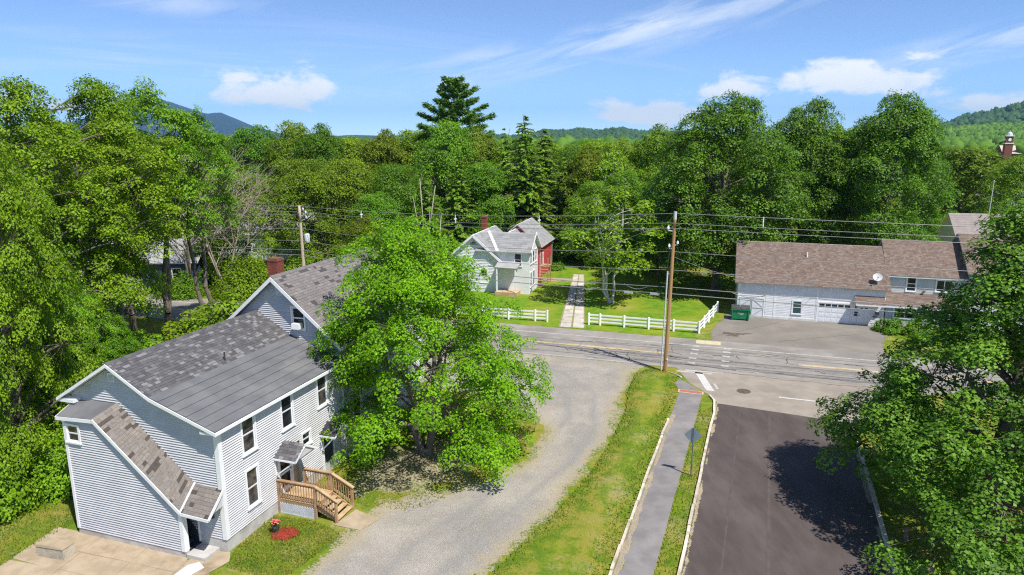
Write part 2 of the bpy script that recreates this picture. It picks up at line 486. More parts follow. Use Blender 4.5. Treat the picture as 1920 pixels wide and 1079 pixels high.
class MB:
    def __init__(s):
        s.v, s.f, s.m = [], [], []

    def hexa(s, pts, m=0):
        """8 corners: bottom ring then top ring"""
        b = len(s.v)
        s.v += [tuple(p) for p in pts]
        for f in BOXF:
            s.f.append(tuple(b + i for i in f))
            s.m.append(m)
        return s

    def box(s, x0, x1, y0, y1, z0, z1, m=0):
        return s.hexa(((x0, y0, z0), (x1, y0, z0), (x1, y1, z0), (x0, y1, z0),
                       (x0, y0, z1), (x1, y0, z1), (x1, y1, z1), (x0, y1, z1)), m)

    def poly(s, pts, m=0):
        b = len(s.v)
        s.v += [tuple(p) for p in pts]
        s.f.append(tuple(range(b, b + len(pts))))
        s.m.append(m)
        return s

    def slab(s, pts, n, th, m=0):
        """polygon pts (any count) given thickness th along -n"""
        b = len(s.v)
        k = len(pts)
        n = Vector(n)
        s.v += [tuple(p) for p in pts] + [tuple(Vector(p) - n * th) for p in pts]
        s.f.append(tuple(range(b, b + k)))
        s.m.append(m)
        s.f.append(tuple(range(b + 2 * k - 1, b + k - 1, -1)))
        s.m.append(m)
        for i in range(k):
            j = (i + 1) % k
            s.f.append((b + i, b + k + i, b + k + j, b + j))
            s.m.append(m)
        return s

    def beam(s, p0, p1, w, h, up=(0, 0, 1), m=0):
        p0, p1 = Vector(p0), Vector(p1)
        d = (p1 - p0).normalized()
        sd = d.cross(Vector(up))
        if sd.length < 1e-4:
            sd = d.cross(Vector((1, 0, 0)))
        sd.normalize()
        u = sd.cross(d).normalized()
        a, c = sd * (w / 2), u * (h / 2)
        return s.hexa((p0 - a - c, p0 + a - c, p1 + a - c, p1 - a - c, p0 - a + c, p0 + a + c, p1 + a + c, p1 - a + c), m)

    def tube(s, p0, p1, r0, r1=None, k=8, caps=True, m=0):
        r1 = r0 if r1 is None else r1
        p0, p1 = Vector(p0), Vector(p1)
        d = (p1 - p0).normalized()
        a = d.cross(Vector((0, 0, 1)))
        if a.length < 1e-3:
            a = d.cross(Vector((1, 0, 0)))
        a.normalize()
        c = d.cross(a)
        b = len(s.v)
        for (p, r) in ((p0, r0), (p1, r1)):
            for i in range(k):
                t = 2 * math.pi * i / k
                s.v.append(tuple(p + a * (r * math.cos(t)) + c * (r * math.sin(t))))
        for i in range(k):
            j = (i + 1) % k
            s.f.append((b + i, b + j, b + k + j, b + k + i))
            s.m.append(m)
        if caps:
            s.f.append(tuple(b + i for i in range(k - 1, -1, -1)))
            s.m.append(m)
            s.f.append(tuple(b + k + i for i in range(k)))
            s.m.append(m)
        return s

    def path(s, pts, r, k=6, m=0):
        for a, b in zip(pts[:-1], pts[1:]):
            s.tube(a, b, r, r, k, True, m)
        return s

    def lathe(s, prof, k=16, c=(0, 0), m=0):
        b = len(s.v)
        for (r, z) in prof:
            for i in range(k):
                t = 2 * math.pi * i / k
                s.v.append((c[0] + r * math.cos(t), c[1] + r * math.sin(t), z))
        for j in range(len(prof) - 1):
            for i in range(k):
                i2 = (i + 1) % k
                s.f.append((b + j * k + i, b + j * k + i2, b + (j + 1) * k + i2, b + (j + 1) * k + i))
                s.m.append(m)
        s.f.append(tuple(b + (len(prof) - 1) * k + i for i in range(k)))
        s.m.append(m)
        return s

    def mesh(s, name, mats, smooth=False):
        me = bpy.data.meshes.new(name)
        me.from_pydata(s.v, [], s.f)
        for m in ([mats] if isinstance(mats, str) else mats):
            me.materials.append(MATS[m])
        if any(s.m):
            me.polygons.foreach_set('material_index', s.m)
        if smooth:
            me.polygons.foreach_set('use_smooth', [True] * len(s.f))
        me.update()
        return me

    def build(s, name, mats, parent=None, smooth=False):
        return link(name, s.mesh(name, mats, smooth), parent)


class Plane:
    """a wall plane in a thing's own coordinates: point(s, z, out)"""
    def __init__(s, o, sd, nd):
        s.o, s.s, s.n = Vector(o), Vector(sd), Vector(nd)

    def pt(s, a, z, out=0.0):
        p = s.o + s.s * a + s.n * out
        return (p.x, p.y, p.z + z)

    def box(s, mb, a0, a1, z0, z1, o0, o1, m=0):
        return mb.hexa((s.pt(a0, z0, o1), s.pt(a1, z0, o1), s.pt(a1, z0, o0), s.pt(a0, z0, o0),
                        s.pt(a0, z1, o1), s.pt(a1, z1, o1), s.pt(a1, z1, o0), s.pt(a0, z1, o0)), m)


def span_at(poly, z):
    xs = []
    k = len(poly)
    for i in range(k):
        (a, b), (c, d) = poly[i], poly[(i + 1) % k]
        if (b <= z < d) or (d <= z < b):
            xs.append(a + (c - a) * (z - b) / (d - b))
    return (min(xs), max(xs)) if len(xs) >= 2 else None


def clapboards(parent, pl, poly, holes, matname, course=.125, proud=.042, z_from=None):
    """one object per course of boards, cut round openings, clipped to the wall outline"""
    z0 = min(p[1] for p in poly) if z_from is None else z_from
    z1 = max(p[1] for p in poly)
    n = int((z1 - z0) / course + .999)
    for i in range(n):
        a, b = z0 + i * course, min(z0 + (i + 1) * course, z1 - .001)
        if b - a < .02:
            continue
        sa, sb = span_at(poly, a + 1e-4), span_at(poly, b - 1e-4)
        if sa is None:
            continue
        if sb is None:
            sb = ((sa[0] + sa[1]) / 2,) * 2
        segs = [(sa[0], sa[1], sb[0], sb[1])]
        for (h0, h1, hz0, hz1) in holes:
            if hz1 <= a + course * .4 or hz0 >= b - course * .4:
                continue
            new = []
            for (l0, l1, m0, m1) in segs:
                if h1 <= l0 or h0 >= l1:
                    new.append((l0, l1, m0, m1))
                    continue
                if h0 > l0 + .01:
                    new.append((l0, h0, min(m0, h0), h0))
                if h1 < l1 - .01:
                    new.append((h1, l1, h1, max(m1, h1)))
            segs = new
        for (l0, l1, m0, m1) in segs:
            mb = MB()
            mb.hexa((pl.pt(l0, a, proud), pl.pt(l1, a, proud), pl.pt(l1, a, 0), pl.pt(l0, a, 0),
                     pl.pt(m0, b, .004), pl.pt(m1, b, .004), pl.pt(m1, b, 0), pl.pt(m0, b, 0)))
            mb.build('siding_board', matname, parent)


def window(parent, pl, a0, a1, z0, z1, glass='glass', trim='trim', tw=.09, split='h', out=.05):
    """double-hung (or sliding) window: casing, sill, two sashes, panes"""
    mb = MB()
    pl.box(mb, a0 - tw, a0, z0 - .02, z1 + tw, 0, out)
    pl.box(mb, a1, a1 + tw, z0 - .02, z1 + tw, 0, out)
    pl.box(mb, a0, a1, z1, z1 + tw, 0, out)
    w = mb.build('window', trim, parent)
    mb = MB()
    pl.box(mb, a0 - tw - .02, a1 + tw + .02, z0 - .09, z0 - .021, 0, out + .03)
    pl.box(mb, a0, a1, z0 - .02, z0, 0, out - .005)
    mb.build('sill', trim, w)
    mid = (z0 + z1) / 2 if split == 'h' else (a0 + a1) / 2
    fr = .035
    if split == 'h':
        cells = ((a0, a1, mid, z1, .036), (a0, a1, z0, mid, .024))
    elif split == 'v':
        cells = ((a0, mid, z0, z1, .036), (mid, a1, z0, z1, .024))
    else:
        cells = ((a0, a1, z0, z1, .03),)
    for (p0, p1, q0, q1, o) in cells:
        mb = MB()
        pl.box(mb, p0, p0 + fr, q0, q1, 0, o)
        pl.box(mb, p1 - fr, p1, q0, q1, 0, o)
        pl.box(mb, p0 + fr, p1 - fr, q0, q0 + fr, 0, o)
        pl.box(mb, p0 + fr, p1 - fr, q1 - fr, q1, 0, o)
        mb.build('sash', trim, w)
        mb = MB()
        pl.box(mb, p0 + fr, p1 - fr, q0 + fr, q1 - fr, 0, o - .016)
        mb.build('pane', glass, w)
    return w


def shingles(parent, e0, e1, r1, r0, pal, weights, course=.145, tab=.30, single=0, near=None, seed=1, th=.014):
    """shingle tabs laid in courses over the quad eave e0-e1 / ridge r1-r0; `single` of them are objects, the rest one part"""
    rg = random.Random(seed)
    e0, e1, r1, r0 = (Vector(p) for p in (e0, e1, r1, r0))
    L = ((e1 - e0).length + (r1 - r0).length) / 2
    S = ((r0 - e0).length + (r1 - e1).length) / 2
    nrm = (e1 - e0).cross(r0 - e0).normalized()
    if nrm.z < 0:
        nrm = -nrm
    nc = max(1, int(round(S / course)))

    def at(u, v):
        return (e0.lerp(e1, u)).lerp(r0.lerp(r1, u), v)
    tabs = []
    for i in range(nc):
        u = -rg.random() * tab / L
        while u < 1:
            wdt = tab * rg.uniform(.55, 1.25) / L
            a, b = max(0, u), min(1, u + wdt)
            if b - a > .02 / L:
                lift = rg.uniform(0, .006)
                v0, v1 = i / nc, min(1.0, (i + 1.0) / nc)
                k = rg.choices(range(len(pal)), weights)[0]
                g = .003
                ee, vv = g / L, 0
                p = [at(a + ee, v0), at(b - ee, v0), at(b - ee, v1), at(a + ee, v1)]
                lo = [p[0] + nrm * .001, p[1] + nrm * .001, p[2] + nrm * .001, p[3] + nrm * .001]
                hi = [p[0] + nrm * (th + lift), p[1] + nrm * (th + lift), p[2] + nrm * .004, p[3] + nrm * .004]
                tabs.append((lo + hi, k, (p[0] + p[2]) / 2))
            u += wdt
    if near is not None:
        tabs.sort(key=lambda q: (q[2] - Vector(near)).length)
    else:
        rg.shuffle(tabs)
    for pts, k, c in tabs[:single]:
        MB().hexa(pts).build('shingle', pal[k], parent)
    mb = MB()
    for pts, k, c in tabs[single:]:
        mb.hexa(pts, k)
    if mb.v:
        tag(mb.build('shingle_field', pal, parent), kind='stuff')


def pal(kind):
    return ['shingle_%s_%d' % (kind, i) for i in range(5)]
# ------------------------------------------------------------------ the setting: ground, roads, walks
TH = R_(17.3)
U = (math.cos(TH), -math.sin(TH))            # along the main road, to the right
N = (math.sin(TH), math.cos(TH))             # across it, away from the camera


def RD(s, n):
    """road coordinates -> world"""
    return (U[0] * s + N[0] * n, U[1] * s + N[1] * n)


def structure(o):
    o['kind'] = 'structure'
    return o


def sheet(name, pts, z, m, kind='structure', parent=None):
    mb = MB()
    mb.poly([(p[0], p[1], z) for p in pts])
    o = mb.build(name, m, parent)
    if kind and parent is None:
        o['kind'] = kind
    return o


def poly_dist(px, py, poly):
    """signed distance (inside positive) of points to polygon"""
    d = np.full(px.shape, 1e9)
    ins = np.zeros(px.shape, bool)
    k = len(poly)
    for i in range(k):
        ax, ay = poly[i]
        bx, by = poly[(i + 1) % k]
        dx, dy = bx - ax, by - ay
        t = np.clip(((px - ax) * dx + (py - ay) * dy) / (dx * dx + dy * dy + 1e-9), 0, 1)
        d = np.minimum(d, np.hypot(px - ax - t * dx, py - ay - t * dy))
        if ay != by:
            c = ((ay > py) != (by > py)) & (px < (bx - ax) * (py - ay) / (by - ay) + ax)
            ins ^= c
    return np.where(ins, d, -d)


def vnoise(x, y, f, seed):
    """cheap smooth value noise"""
    g = np.random.default_rng(seed).random((64, 64))
    x, y = x * f, y * f
    xi, yi = np.floor(x).astype(int), np.floor(y).astype(int)
    fx, fy = x - xi, y - yi
    fx, fy = fx * fx * (3 - 2 * fx), fy * fy * (3 - 2 * fy)
    a, b = g[xi % 64, yi % 64], g[(xi + 1) % 64, yi % 64]
    c, d = g[xi % 64, (yi + 1) % 64], g[(xi + 1) % 64, (yi + 1) % 64]
    return (a * (1 - fx) + b * fx) * (1 - fy) + (c * (1 - fx) + d * fx) * fy


def trk(x, y, path):
    """wheel ruts: 1 on the two worn lines either side of the path"""
    if not path:
        return np.zeros(len(x))
    d = np.full(x.shape, 1e9)
    for (ax, ay), (bx, by) in zip(path[:-1], path[1:]):
        dx, dy = bx - ax, by - ay
        t = np.clip(((x - ax) * dx + (y - ay) * dy) / (dx * dx + dy * dy), 0, 1)
        d = np.minimum(d, np.hypot(x - ax - t * dx, y - ay - t * dy))
    d = d + (vnoise(x, y, .5, 14) - .5) * .5
    return np.exp(-((d - .85) / .26) ** 2)


def field(name, poly, z, m, res=.14, jag=.35, fade=1.1, hard=(), tracks=None):
    """a sheet of small cells with a frayed outline; 'edge' runs from 0 at the outline to 1 inside.
    hard: indices of outline sides that stay straight (they butt against paving)"""
    p = np.array(poly)
    x0, y0 = p.min(0) - .5
    x1, y1 = p.max(0) + .5
    nx, ny = int((x1 - x0) / res) + 2, int((y1 - y0) / res) + 2
    gx, gy = np.meshgrid(x0 + np.arange(nx) * res, y0 + np.arange(ny) * res, indexing='ij')
    d = poly_dist(gx, gy, poly)
    nz = (vnoise(gx, gy, .7, 3) - .5) * 1.0 + (vnoise(gx, gy, 2.3, 4) - .5) * .7 + (vnoise(gx, gy, 6.5, 5) - .5) * .35
    e = d + nz * jag
    for i in hard:
        a, b = poly[i], poly[(i + 1) % len(poly)]
        dx, dy = b[0] - a[0], b[1] - a[1]
        t = np.clip(((gx - a[0]) * dx + (gy - a[1]) * dy) / (dx * dx + dy * dy), 0, 1)
        dd = np.hypot(gx - a[0] - t * dx, gy - a[1] - t * dy)
        e = np.where((dd < .9) & (d > 0), np.maximum(e, .75 * fade), e)
    keep = (e[:-1, :-1] > 0) & (e[1:, :-1] > 0) & (e[1:, 1:] > 0) & (e[:-1, 1:] > 0)
    ii, jj = np.nonzero(keep)
    idx = lambda i, j: i * ny + j
    faces = np.stack([idx(ii, jj), idx(ii + 1, jj), idx(ii + 1, jj + 1), idx(ii, jj + 1)], 1)
    used, inv = np.unique(faces.ravel(), return_inverse=True)
    vx, vy, ve = gx.ravel()[used], gy.ravel()[used], e.ravel()[used]
    me = np_mesh(name, np.stack([vx, vy, np.full(len(vx), z)], 1), inv.reshape(-1, 4), m, {'edge': np.clip(ve / fade, 0, 1), 'track': trk(vx, vy, tracks)})
    return structure(link(name, me))


sheet('ground', [(-14000, -3000), (14000, -3000), (14000, 16000), (-14000, 16000)], -.004, 'grass_dry')

# lawn of the white farmhouse and the garage side yard
field('lawn', [RD(-48, 55.9), RD(-7, 55.7), RD(0.4, 55.9), (15.3, 54.4), (19.6, 62.5), (22, 80), (10, 92), (-40, 92)], .002, 'grass_lush', .3, .25, .8)

# main road
structure(sheet('main_road', [RD(-220, 47.95), RD(220, 47.95), RD(220, 55.75), RD(-220, 55.75)], .012, 'asphalt_old'))
field('driveway', [(-9.5, 17.5), (-8.5, 22.4), (-7.3, 25.0), (-6.9, 26.6), (-6.3, 28.2), (-3.4, 29.4), (-1.0, 30.6), (0.6, 32.4), (1.5, 34.6), (1.6, 36.4), (.6, 38.2), (-2.0, 40.4), (-6.4, 43.4),
                   (-15, 46.3), RD(-32, 48.0), RD(-4.7, 48.0), (8.45, 44.9), (7.3, 41.4), (6.6, 38.0), (5.3, 34.3), (3.8, 30.8), (1.9, 27.2), (-.9, 22.7), (-3.5, 17.5)],
      .004, 'gravel', .13, .55, 1.3, hard=(14,), tracks=[(-6.5, 17), (-3.2, 24), (-.6, 28), (2.2, 32.5), (4.0, 37), (4.4, 41), (3.0, 45), (0, 48), (-2, 50)])
field('bare_soil', [(-7.6, 28.6), (-5.2, 28.6), (-2.4, 30.0), (-.8, 31.8), (-1.2, 34.2), (-4.5, 35.2), (-7.2, 33.0)], .003, 'dirt', .15, .9, 2.4)
# old pale apron at the street mouth, new dark asphalt behind it
structure(sheet('street_apron', [RD(-2.6, 47.95), (11.9, 43.6), (12.55, 41.4), (12.75, 40.0), (11.9, 38.0), (20.6, 35.2), (22.0, 38.5), (24.6, 41.0), RD(14.5, 47.95)], .008, 'asphalt_apron'))
SD = R_(20.4)
sa = (math.sin(SD), math.cos(SD))
sb = (sa[1], -sa[0])


def SS(w, d):
    """side-street coordinates (w right of its left kerb, d along it)"""
    return (6.35 + sb[0] * w + sa[0] * d, 22.76 + sb[1] * w + sa[1] * d)


mb = MB()
_new = [SS(0, -30), SS(7.45, -30), SS(7.45, 13.6), SS(7.40, 17.6), SS(5.0, 17.9), SS(2.6, 18.05), SS(.05, 18.2), SS(0, 13)]
mb.poly([(p[0], p[1], .016) for p in _new])
structure(mb.build('side_street', 'asphalt_new'))
# paving-lane seam and faint wear strips on the new asphalt
mat('asphalt_seam', (.100, .080, .074), (.080, .063, .058), 1.6, .85, lo=.35, hi=.68)
for (w, wd) in ((3.0, .16), (1.35, .10)):
    sheet('paving_seam', [SS(w, -30), SS(w + wd, -30), SS(w + wd * .8, 17.6), SS(w, 17.6)], .020, 'asphalt_seam')

# sidewalk and its ramp
structure(sheet('sidewalk', [SS(-2.42, -30), SS(-.98, -30), SS(-.98, 14), SS(-.98, 18.6), (12.25, 41.6), (11.85, 43.2), (11.45, 44.3), (10.95, 43.4), SS(-2.42, 19.5), SS(-2.42, 14.5)], .014, 'asphalt_walk'))
field('verge', [SS(-.98, -30), SS(-.16, -30), SS(-.16, 14), SS(-.12, 17.4), SS(-.28, 18.6), SS(-.55, 19.0), SS(-.98, 18.6), SS(-.98, 14)], .022, 'grass_dry', .12, .10, .4)

# island lawn between driveway and sidewalk: a low mound
def island():
    poly = [(-3.5, 17.5), (-.9, 22.7), (1.9, 27.2), (3.8, 30.8), (5.3, 34.3), (6.6, 38.0), (7.3, 41.4), (8.45, 44.9), (9.6, 46.2), (10.9, 45.6), (11.6, 44.7), (10.95, 43.5),
            SS(-2.46, 19.4), SS(-2.5, 17.5), SS(-2.55, 14.5), SS(-2.58, -6)]
    p = np.array(poly)
    res = .15
    x0, y0 = p.min(0)
    x1, y1 = p.max(0)
    nx, ny = int((x1 - x0) / res) + 2, int((y1 - y0) / res) + 2
    gx, gy = np.meshgrid(x0 + np.arange(nx) * res, y0 + np.arange(ny) * res, indexing='ij')
    d = poly_dist(gx, gy, poly) + (vnoise(gx, gy, 2.2, 8) - .5) * .16
    z = .03 + .16 * np.clip(d / 1.3, 0, 1) ** .7 + (vnoise(gx, gy, .9, 9) - .5) * .05
    keep = (d[:-1, :-1] > 0) & (d[1:, :-1] > 0) & (d[1:, 1:] > 0) & (d[:-1, 1:] > 0)
    ii, jj = np.nonzero(keep)
    idx = lambda i, j: i * ny + j
    faces = np.stack([idx(ii, jj), idx(ii + 1, jj), idx(ii + 1, jj + 1), idx(ii, jj + 1)], 1)
    used, inv = np.unique(faces.ravel(), return_inverse=True)
    me = np_mesh('lawn', np.stack([gx.ravel()[used], gy.ravel()[used], z.ravel()[used]], 1), inv.reshape(-1, 4), 'grass_dry', smooth=True)
    structure(link('lawn', me))
    return poly


ISLAND = island()


def kerb(name, label, pts, w, h, seglen=2.4):
    """granite kerb: a run of separate stones"""
    t = thing(name, label, 'kerb', (pts[0][0], pts[0][1], 0))
    L = [0]
    for a, b in zip(pts[:-1], pts[1:]):
        L.append(L[-1] + math.dist(a, b))

    def at(q):
        for i in range(len(pts) - 1):
            if q <= L[i + 1] or i == len(pts) - 2:
                f = (q - L[i]) / (L[i + 1] - L[i])
                return Vector((pts[i][0] + (pts[i + 1][0] - pts[i][0]) * f, pts[i][1] + (pts[i + 1][1] - pts[i][1]) * f, 0))
    q = 0
    rg = random.Random(len(pts) * 7)
    o = Vector((pts[0][0], pts[0][1], 0))
    while q < L[-1] - .05:
        e = min(L[-1], q + seglen * rg.uniform(.85, 1.1))
        a, b = at(q + .012), at(e - .012)
        d = (b - a).normalized()
        jj = Vector((d.y, -d.x, 0))
        a, b = a + jj * rg.uniform(-.022, .022), b + jj * rg.uniform(-.022, .022)
        n = Vector((d.y, -d.x, 0)) * (w / 2)
        hz = Vector((0, 0, h + rg.uniform(-.03, .02)))
        c = n * rg.uniform(.86, .94)
        MB().hexa((a - n - o, a + n - o, b + n - o, b - n - o, a - c - o + hz, a + c - o + hz, b + c - o + hz, b - c - o + hz)).build('kerb_stone', 'granite', t)
        q = e
    return t


kerb('street_kerb', 'pale granite kerb between the dark street and the grass verge', [SS(-.07, -6), SS(-.07, 14), SS(-.04, 16.6), SS(-.10, 18.0), SS(-.24, 18.9), SS(-.5, 19.35)], .13, .12, 1.9)
kerb('street_kerb', 'kerb along the right edge of the dark street beside the leafy maple', [SS(7.55, -6), SS(7.55, 16)], .18, .13)
kerb('lawn_kerb', 'low pale edging stones between sidewalk and the long grass island', [SS(-2.5, -6), SS(-2.5, 13.0), SS(-2.46, 14.6)], .12, .10, 1.9)
for (w0, w1, d1, zz) in ((-2.45, -2.16, 15.5, .018), (-.02, .17, 17.6, .0205), (7.26, 7.47, 16.0, .0205)):
    field('kerb_grit', [SS(w0, -6), SS(w1, -6), SS(w1, d1), SS(w0, d1)], zz, 'dirt', .055, .20, .12)
kerb('lawn_kerb', 'short kerb piece rounding the grass tip beside the utility pole', [(11.0, 45.55), (11.55, 44.8), (11.62, 44.45)], .12, .09, .8)

# parking lot by the garage
field('parking_lot', [RD(-.4, 55.3), (16.9, 56.2), (19.0, 60.2), (20.2, 62.2), (33.5, 58.2), (32.3, 56.4), (31.2, 54.4), (29.7, 52.2), (28.9, 50.2), RD(12.9, 55.3)], .008, 'asphalt_lot', .18, .25, .5, hard=(0, 3, 9))
mb = MB()
_c = []
for i in range(28):
    t = 2 * math.pi * i / 28
    r = 1.0 + .45 * math.sin(3 * t + 1) + .3 * math.sin(7 * t)
    _c.append((18.7 + .95 * r * math.cos(t), 55.2 + .5 * r * math.sin(t), .0125))
structure(mb.poly(_c).build('mud_patch', 'mud'))

# farmhouse drive: two concrete wheel tracks cut into slabs
def tracks():
    t = structure(sheet('farm_drive', [(4.05, 57.55), (6.35, 56.95), (8.75, 81), (7.45, 81.5)], .006, 'dirt'))
    rg = random.Random(4)
    for k in range(2):
        for i in range(15):
            a, b = i / 15 + .002, (i + 1) / 15 - .002
            def P_(u, f):
                x0, y0 = 4.15 + (7.5 - 4.15) * f, 57.5 + (81.3 - 57.5) * f
                x1, y1 = 6.25 + (8.7 - 6.25) * f, 57.0 + (81.0 - 57.0) * f
                return (x0 + (x1 - x0) * u, y0 + (y1 - y0) * u)
            u0, u1 = (0.02, .46) if k == 0 else (.54, .98)
            z = .022 + rg.uniform(-.004, .006)
            MB().slab([(*P_(u0, a), z), (*P_(u1, a), z), (*P_(u1, b), z), (*P_(u0, b), z)], (0, 0, 1), .02).build('drive_slab', 'concrete_pale', t)


mat('concrete_pale', (.44, .40, .34), (.54, .50, .43), 1.2, .9, .3, 30, c3=(.30, .27, .21), s3=.8, lo3=.5, hi3=.7, rnd=.15)
tracks()
field('path', [(2.0, 77.5), (7.6, 76.6), (7.7, 78.6), (2.2, 79.6)], .005, 'dirt', .2, .2, .5)

# cracked concrete patio at the rear of the near house
def patio():
    t = structure(field('patio', [(-19.6, 22.6), (-18.75, 23.9), (-18.7, 25.6), (-17.95, 25.7), (-12.8, 24.0), (-11.2, 24.15), (-11.25, 22.9), (-11.4, 21.0), (-20, 20.5)], .005, 'dirt', .14, .3, .8))
    rg = random.Random(9)
    xs = [-19.2, -16.9, -14.6, -12.6]
    for i in range(3):
        for j in range(3):
            x0, x1 = xs[i] + .01, xs[i + 1] - .01
            y0, y1 = -3.4 + j * 1.15, -3.4 + (j + 1) * 1.15 - .02
            def Q(x, y):
                return (x + .3 * y * .5, 24.35 + y * .98 + (-12.6 - x) * .30 - .35)
            z = .018 + rg.uniform(-.004, .008)
            j4 = [rg.uniform(-.05, .05) for _ in range(4)]
            MB().slab([(*Q(x0, y0 + j4[0]), z), (*Q(x1, y0 + j4[1]), z), (*Q(x1, y1 + j4[2]), z + .003), (*Q(x0, y1 + j4[3]), z)], (0, 0, 1), .03).build('concrete_slab', 'concrete', t)


patio()
structure(sheet('entry_walk', [(-12.75, 22.3), (-11.9, 22.1), (-10.95, 23.6), (-11.15, 24.2), (-12.2, 24.35), (-12.5, 23.9)], .022, 'concrete'))
structure(sheet('painted_walk', [(-12.9, 22.2), (-12.25, 22.4), (-11.75, 23.2), (-12.1, 23.55), (-12.45, 23.35)], .027, 'concrete_white'))

# ------------------------------------------------------------------ road markings, cracks
def mark(name, pts, m='paint_worn', z=.020):
    return structure(sheet(name, pts, z, m))


mark('edge_line', [RD(-200, 53.82), RD(200, 53.82), RD(200, 53.98), RD(-200, 53.98)])
mark('centre_line', [RD(-200, 51.05), RD(-3.8, 51.05), RD(-3.8, 51.42), RD(-200, 51.42)], 'paint_yellow')
mark('centre_line', [RD(5.8, 51.05), RD(200, 51.05), RD(200, 51.42), RD(5.8, 51.42)], 'paint_yellow')
mark('edge_line', [RD(-200, 48.10), RD(-3.1, 48.10), RD(-3.1, 48.22), RD(-200, 48.22)])
for s0 in (-1.9, .45):
    for n0 in (49.2, 50.35, 51.5, 52.6, 53.55):
        a = s0 + (n0 - 50) * .04
        mark('crosswalk_mark', [RD(a, n0), RD(a + .55, n0), RD(a + .55, n0 + .38), RD(a, n0 + .38)], 'paint_worn', .024)
mark('crosswalk_mark', [RD(-2.6, 47.1), RD(-.2, 47.15), RD(-.1, 47.42), RD(-2.5, 47.40)], 'paint_worn', .015)
mark('crosswalk_mark', [RD(-2.0, 47.5), RD(.6, 47.6), RD(.6, 47.84), RD(-2.0, 47.75)], 'paint_worn', .015)
mark('stop_line', [(12.85, 45.7), (13.35, 45.55), (13.15, 41.9), (12.65, 42.05)], 'paint_white', .015)
mark('stop_line', [(13.45, 43.3), (13.62, 43.3), (13.55, 42.3), (13.38, 42.3)], 'paint_worn', .015)
mark('stop_line', [(16.9, 40.75), (19.0, 40.05), (19.05, 40.22), (16.95, 40.92)], 'paint_white', .015)
mark('stop_line', [(19.3, 39.95), (22.6, 38.85), (22.65, 39.05), (19.35, 40.13)], 'paint_white', .015)


def cracks():
    rg = random.Random(12)
    mb = MB()

    def crack(s, n, ds, dn, steps, w, z=.0245):
        pts = [(s, n)]
        for _ in range(steps):
            s += ds + rg.uniform(-.12, .12)
            n += dn + rg.uniform(-.16, .16)
            pts.append((s, n))
        for i in range(len(pts) - 1):
            (a, b), (c, d) = pts[i], pts[i + 1]
            L = math.hypot(c - a, d - b) + 1e-6
            ox, oy = -(d - b) / L * w * rg.uniform(.3, 1), (c - a) / L * w * rg.uniform(.3, 1)
            P1, P2, P3, P4 = RD(a - ox, b - oy), RD(c - ox, d - oy), RD(c + ox, d + oy), RD(a + ox, b + oy)
            mb.poly([(*P1, z), (*P2, z), (*P3, z), (*P4, z)])
    for k in range(46):
        crack(rg.uniform(-14, 15), rg.uniform(48.6, 53.4), rg.uniform(.18, .35), rg.uniform(-.06, .06), rg.randint(3, 9), rg.uniform(.016, .034))
    for k in range(13):
        crack(rg.uniform(-12, 15), rg.uniform(48.6, 52.6), rg.uniform(-.06, .06), .22, rg.randint(3, 7), rg.uniform(.014, .028))
    crack(-1, 48.0, .35, -.004, 46, .016, .0245)
    crack(4, 48.75, .35, -.006, 30, .018)
    crack(2, 53.0, .4, 0.0, 10, .02)
    o = mb.build('road_crack', 'crack')
    structure(o)
    # tyre-darkened, tar-patched strips along the wheel paths
    for (n0, w, s0, s1) in ((49.05, .16, -30, 40), (49.9, .10, -10, 34), (50.35, .22, -22, 30), (52.3, .14, -30, 40), (48.55, .10, 3, 40), (53.1, .10, -5, 30)):
        structure(sheet('tar_streak', [RD(s0, n0), RD(s1, n0 + .1), RD(s1, n0 + w + .05), RD(s0, n0 + w)], .017, 'tar_streak'))
    # long sealed crack across the lot
    mb = MB()
    for i in range(24):
        x = 21.5 + i * .35
        y = 53.0 + .1 * i + .06 * math.sin(i * 1.3)
        mb.poly([(x, y, .0135), (x + .36, y + .1, .0135), (x + .36, y + .12, .0135), (x, y + .025, .0135)])
    structure(mb.build('lot_crack', 'crack'))


cracks()


def tactile(name, label, pts, m, frame, nx, ny, z):
    o = thing(name, label, 'tactile paving', (pts[0][0], pts[0][1], 0))
    org = Vector((pts[0][0], pts[0][1], 0))
    q = [Vector((p[0], p[1], z)) - org for p in pts]
    MB().slab(q, (0, 0, 1), .012).build('frame', frame, o)
    c = sum(q, Vector()) / 4
    for i in range(nx):
        for j in range(ny):
            def at(u, v):
                return (q[0].lerp(q[1], u)).lerp(q[3].lerp(q[2], u), v)
            u0, u1, v0, v1 = .05 + .90 * i / nx + .003, .05 + .90 * (i + 1) / nx - .003, .12 + .76 * j / ny + .008, .12 + .76 * (j + 1) / ny - .008
            pp = [at(u0, v0), at(u1, v0), at(u1, v1), at(u0, v1)]
            MB().slab([p + Vector((0, 0, .012)) for p in pp], (0, 0, 1), .011).build('paver', m, o)


tactile('tactile_paving', 'red brick tactile strip with a cream frame at the sidewalk ramp', [(10.75, 41.75), (12.25, 41.25), (12.4, 41.75), (10.9, 42.25)], 'tactile_red', 'tactile_yellow', 6, 2, .028)
tactile('tactile_paving', 'faded yellow tactile pad across the main road by the fence corner', [RD(-1.55, 54.5), RD(.35, 54.5), RD(.35, 55.5), RD(-1.55, 55.5)], 'tactile_yellow', 'tactile_yellow', 3, 2, .028)

# manhole
t = thing('manhole_cover', 'round brown iron manhole cover in the pale street apron', 'manhole cover', (15.05, 41.9, .009))
MB().lathe([(.0, .0), (.44, .0), (.44, .012), (.38, .014), (.38, .010)], 28).build('ring', 'iron', t)
for i in range(-3, 4):
    w = math.sqrt(.35 ** 2 - (i * .1) ** 2)
    MB().box(-w, w, i * .1 - .03, i * .1 + .03, .010, .020).build('rib', 'iron', t)
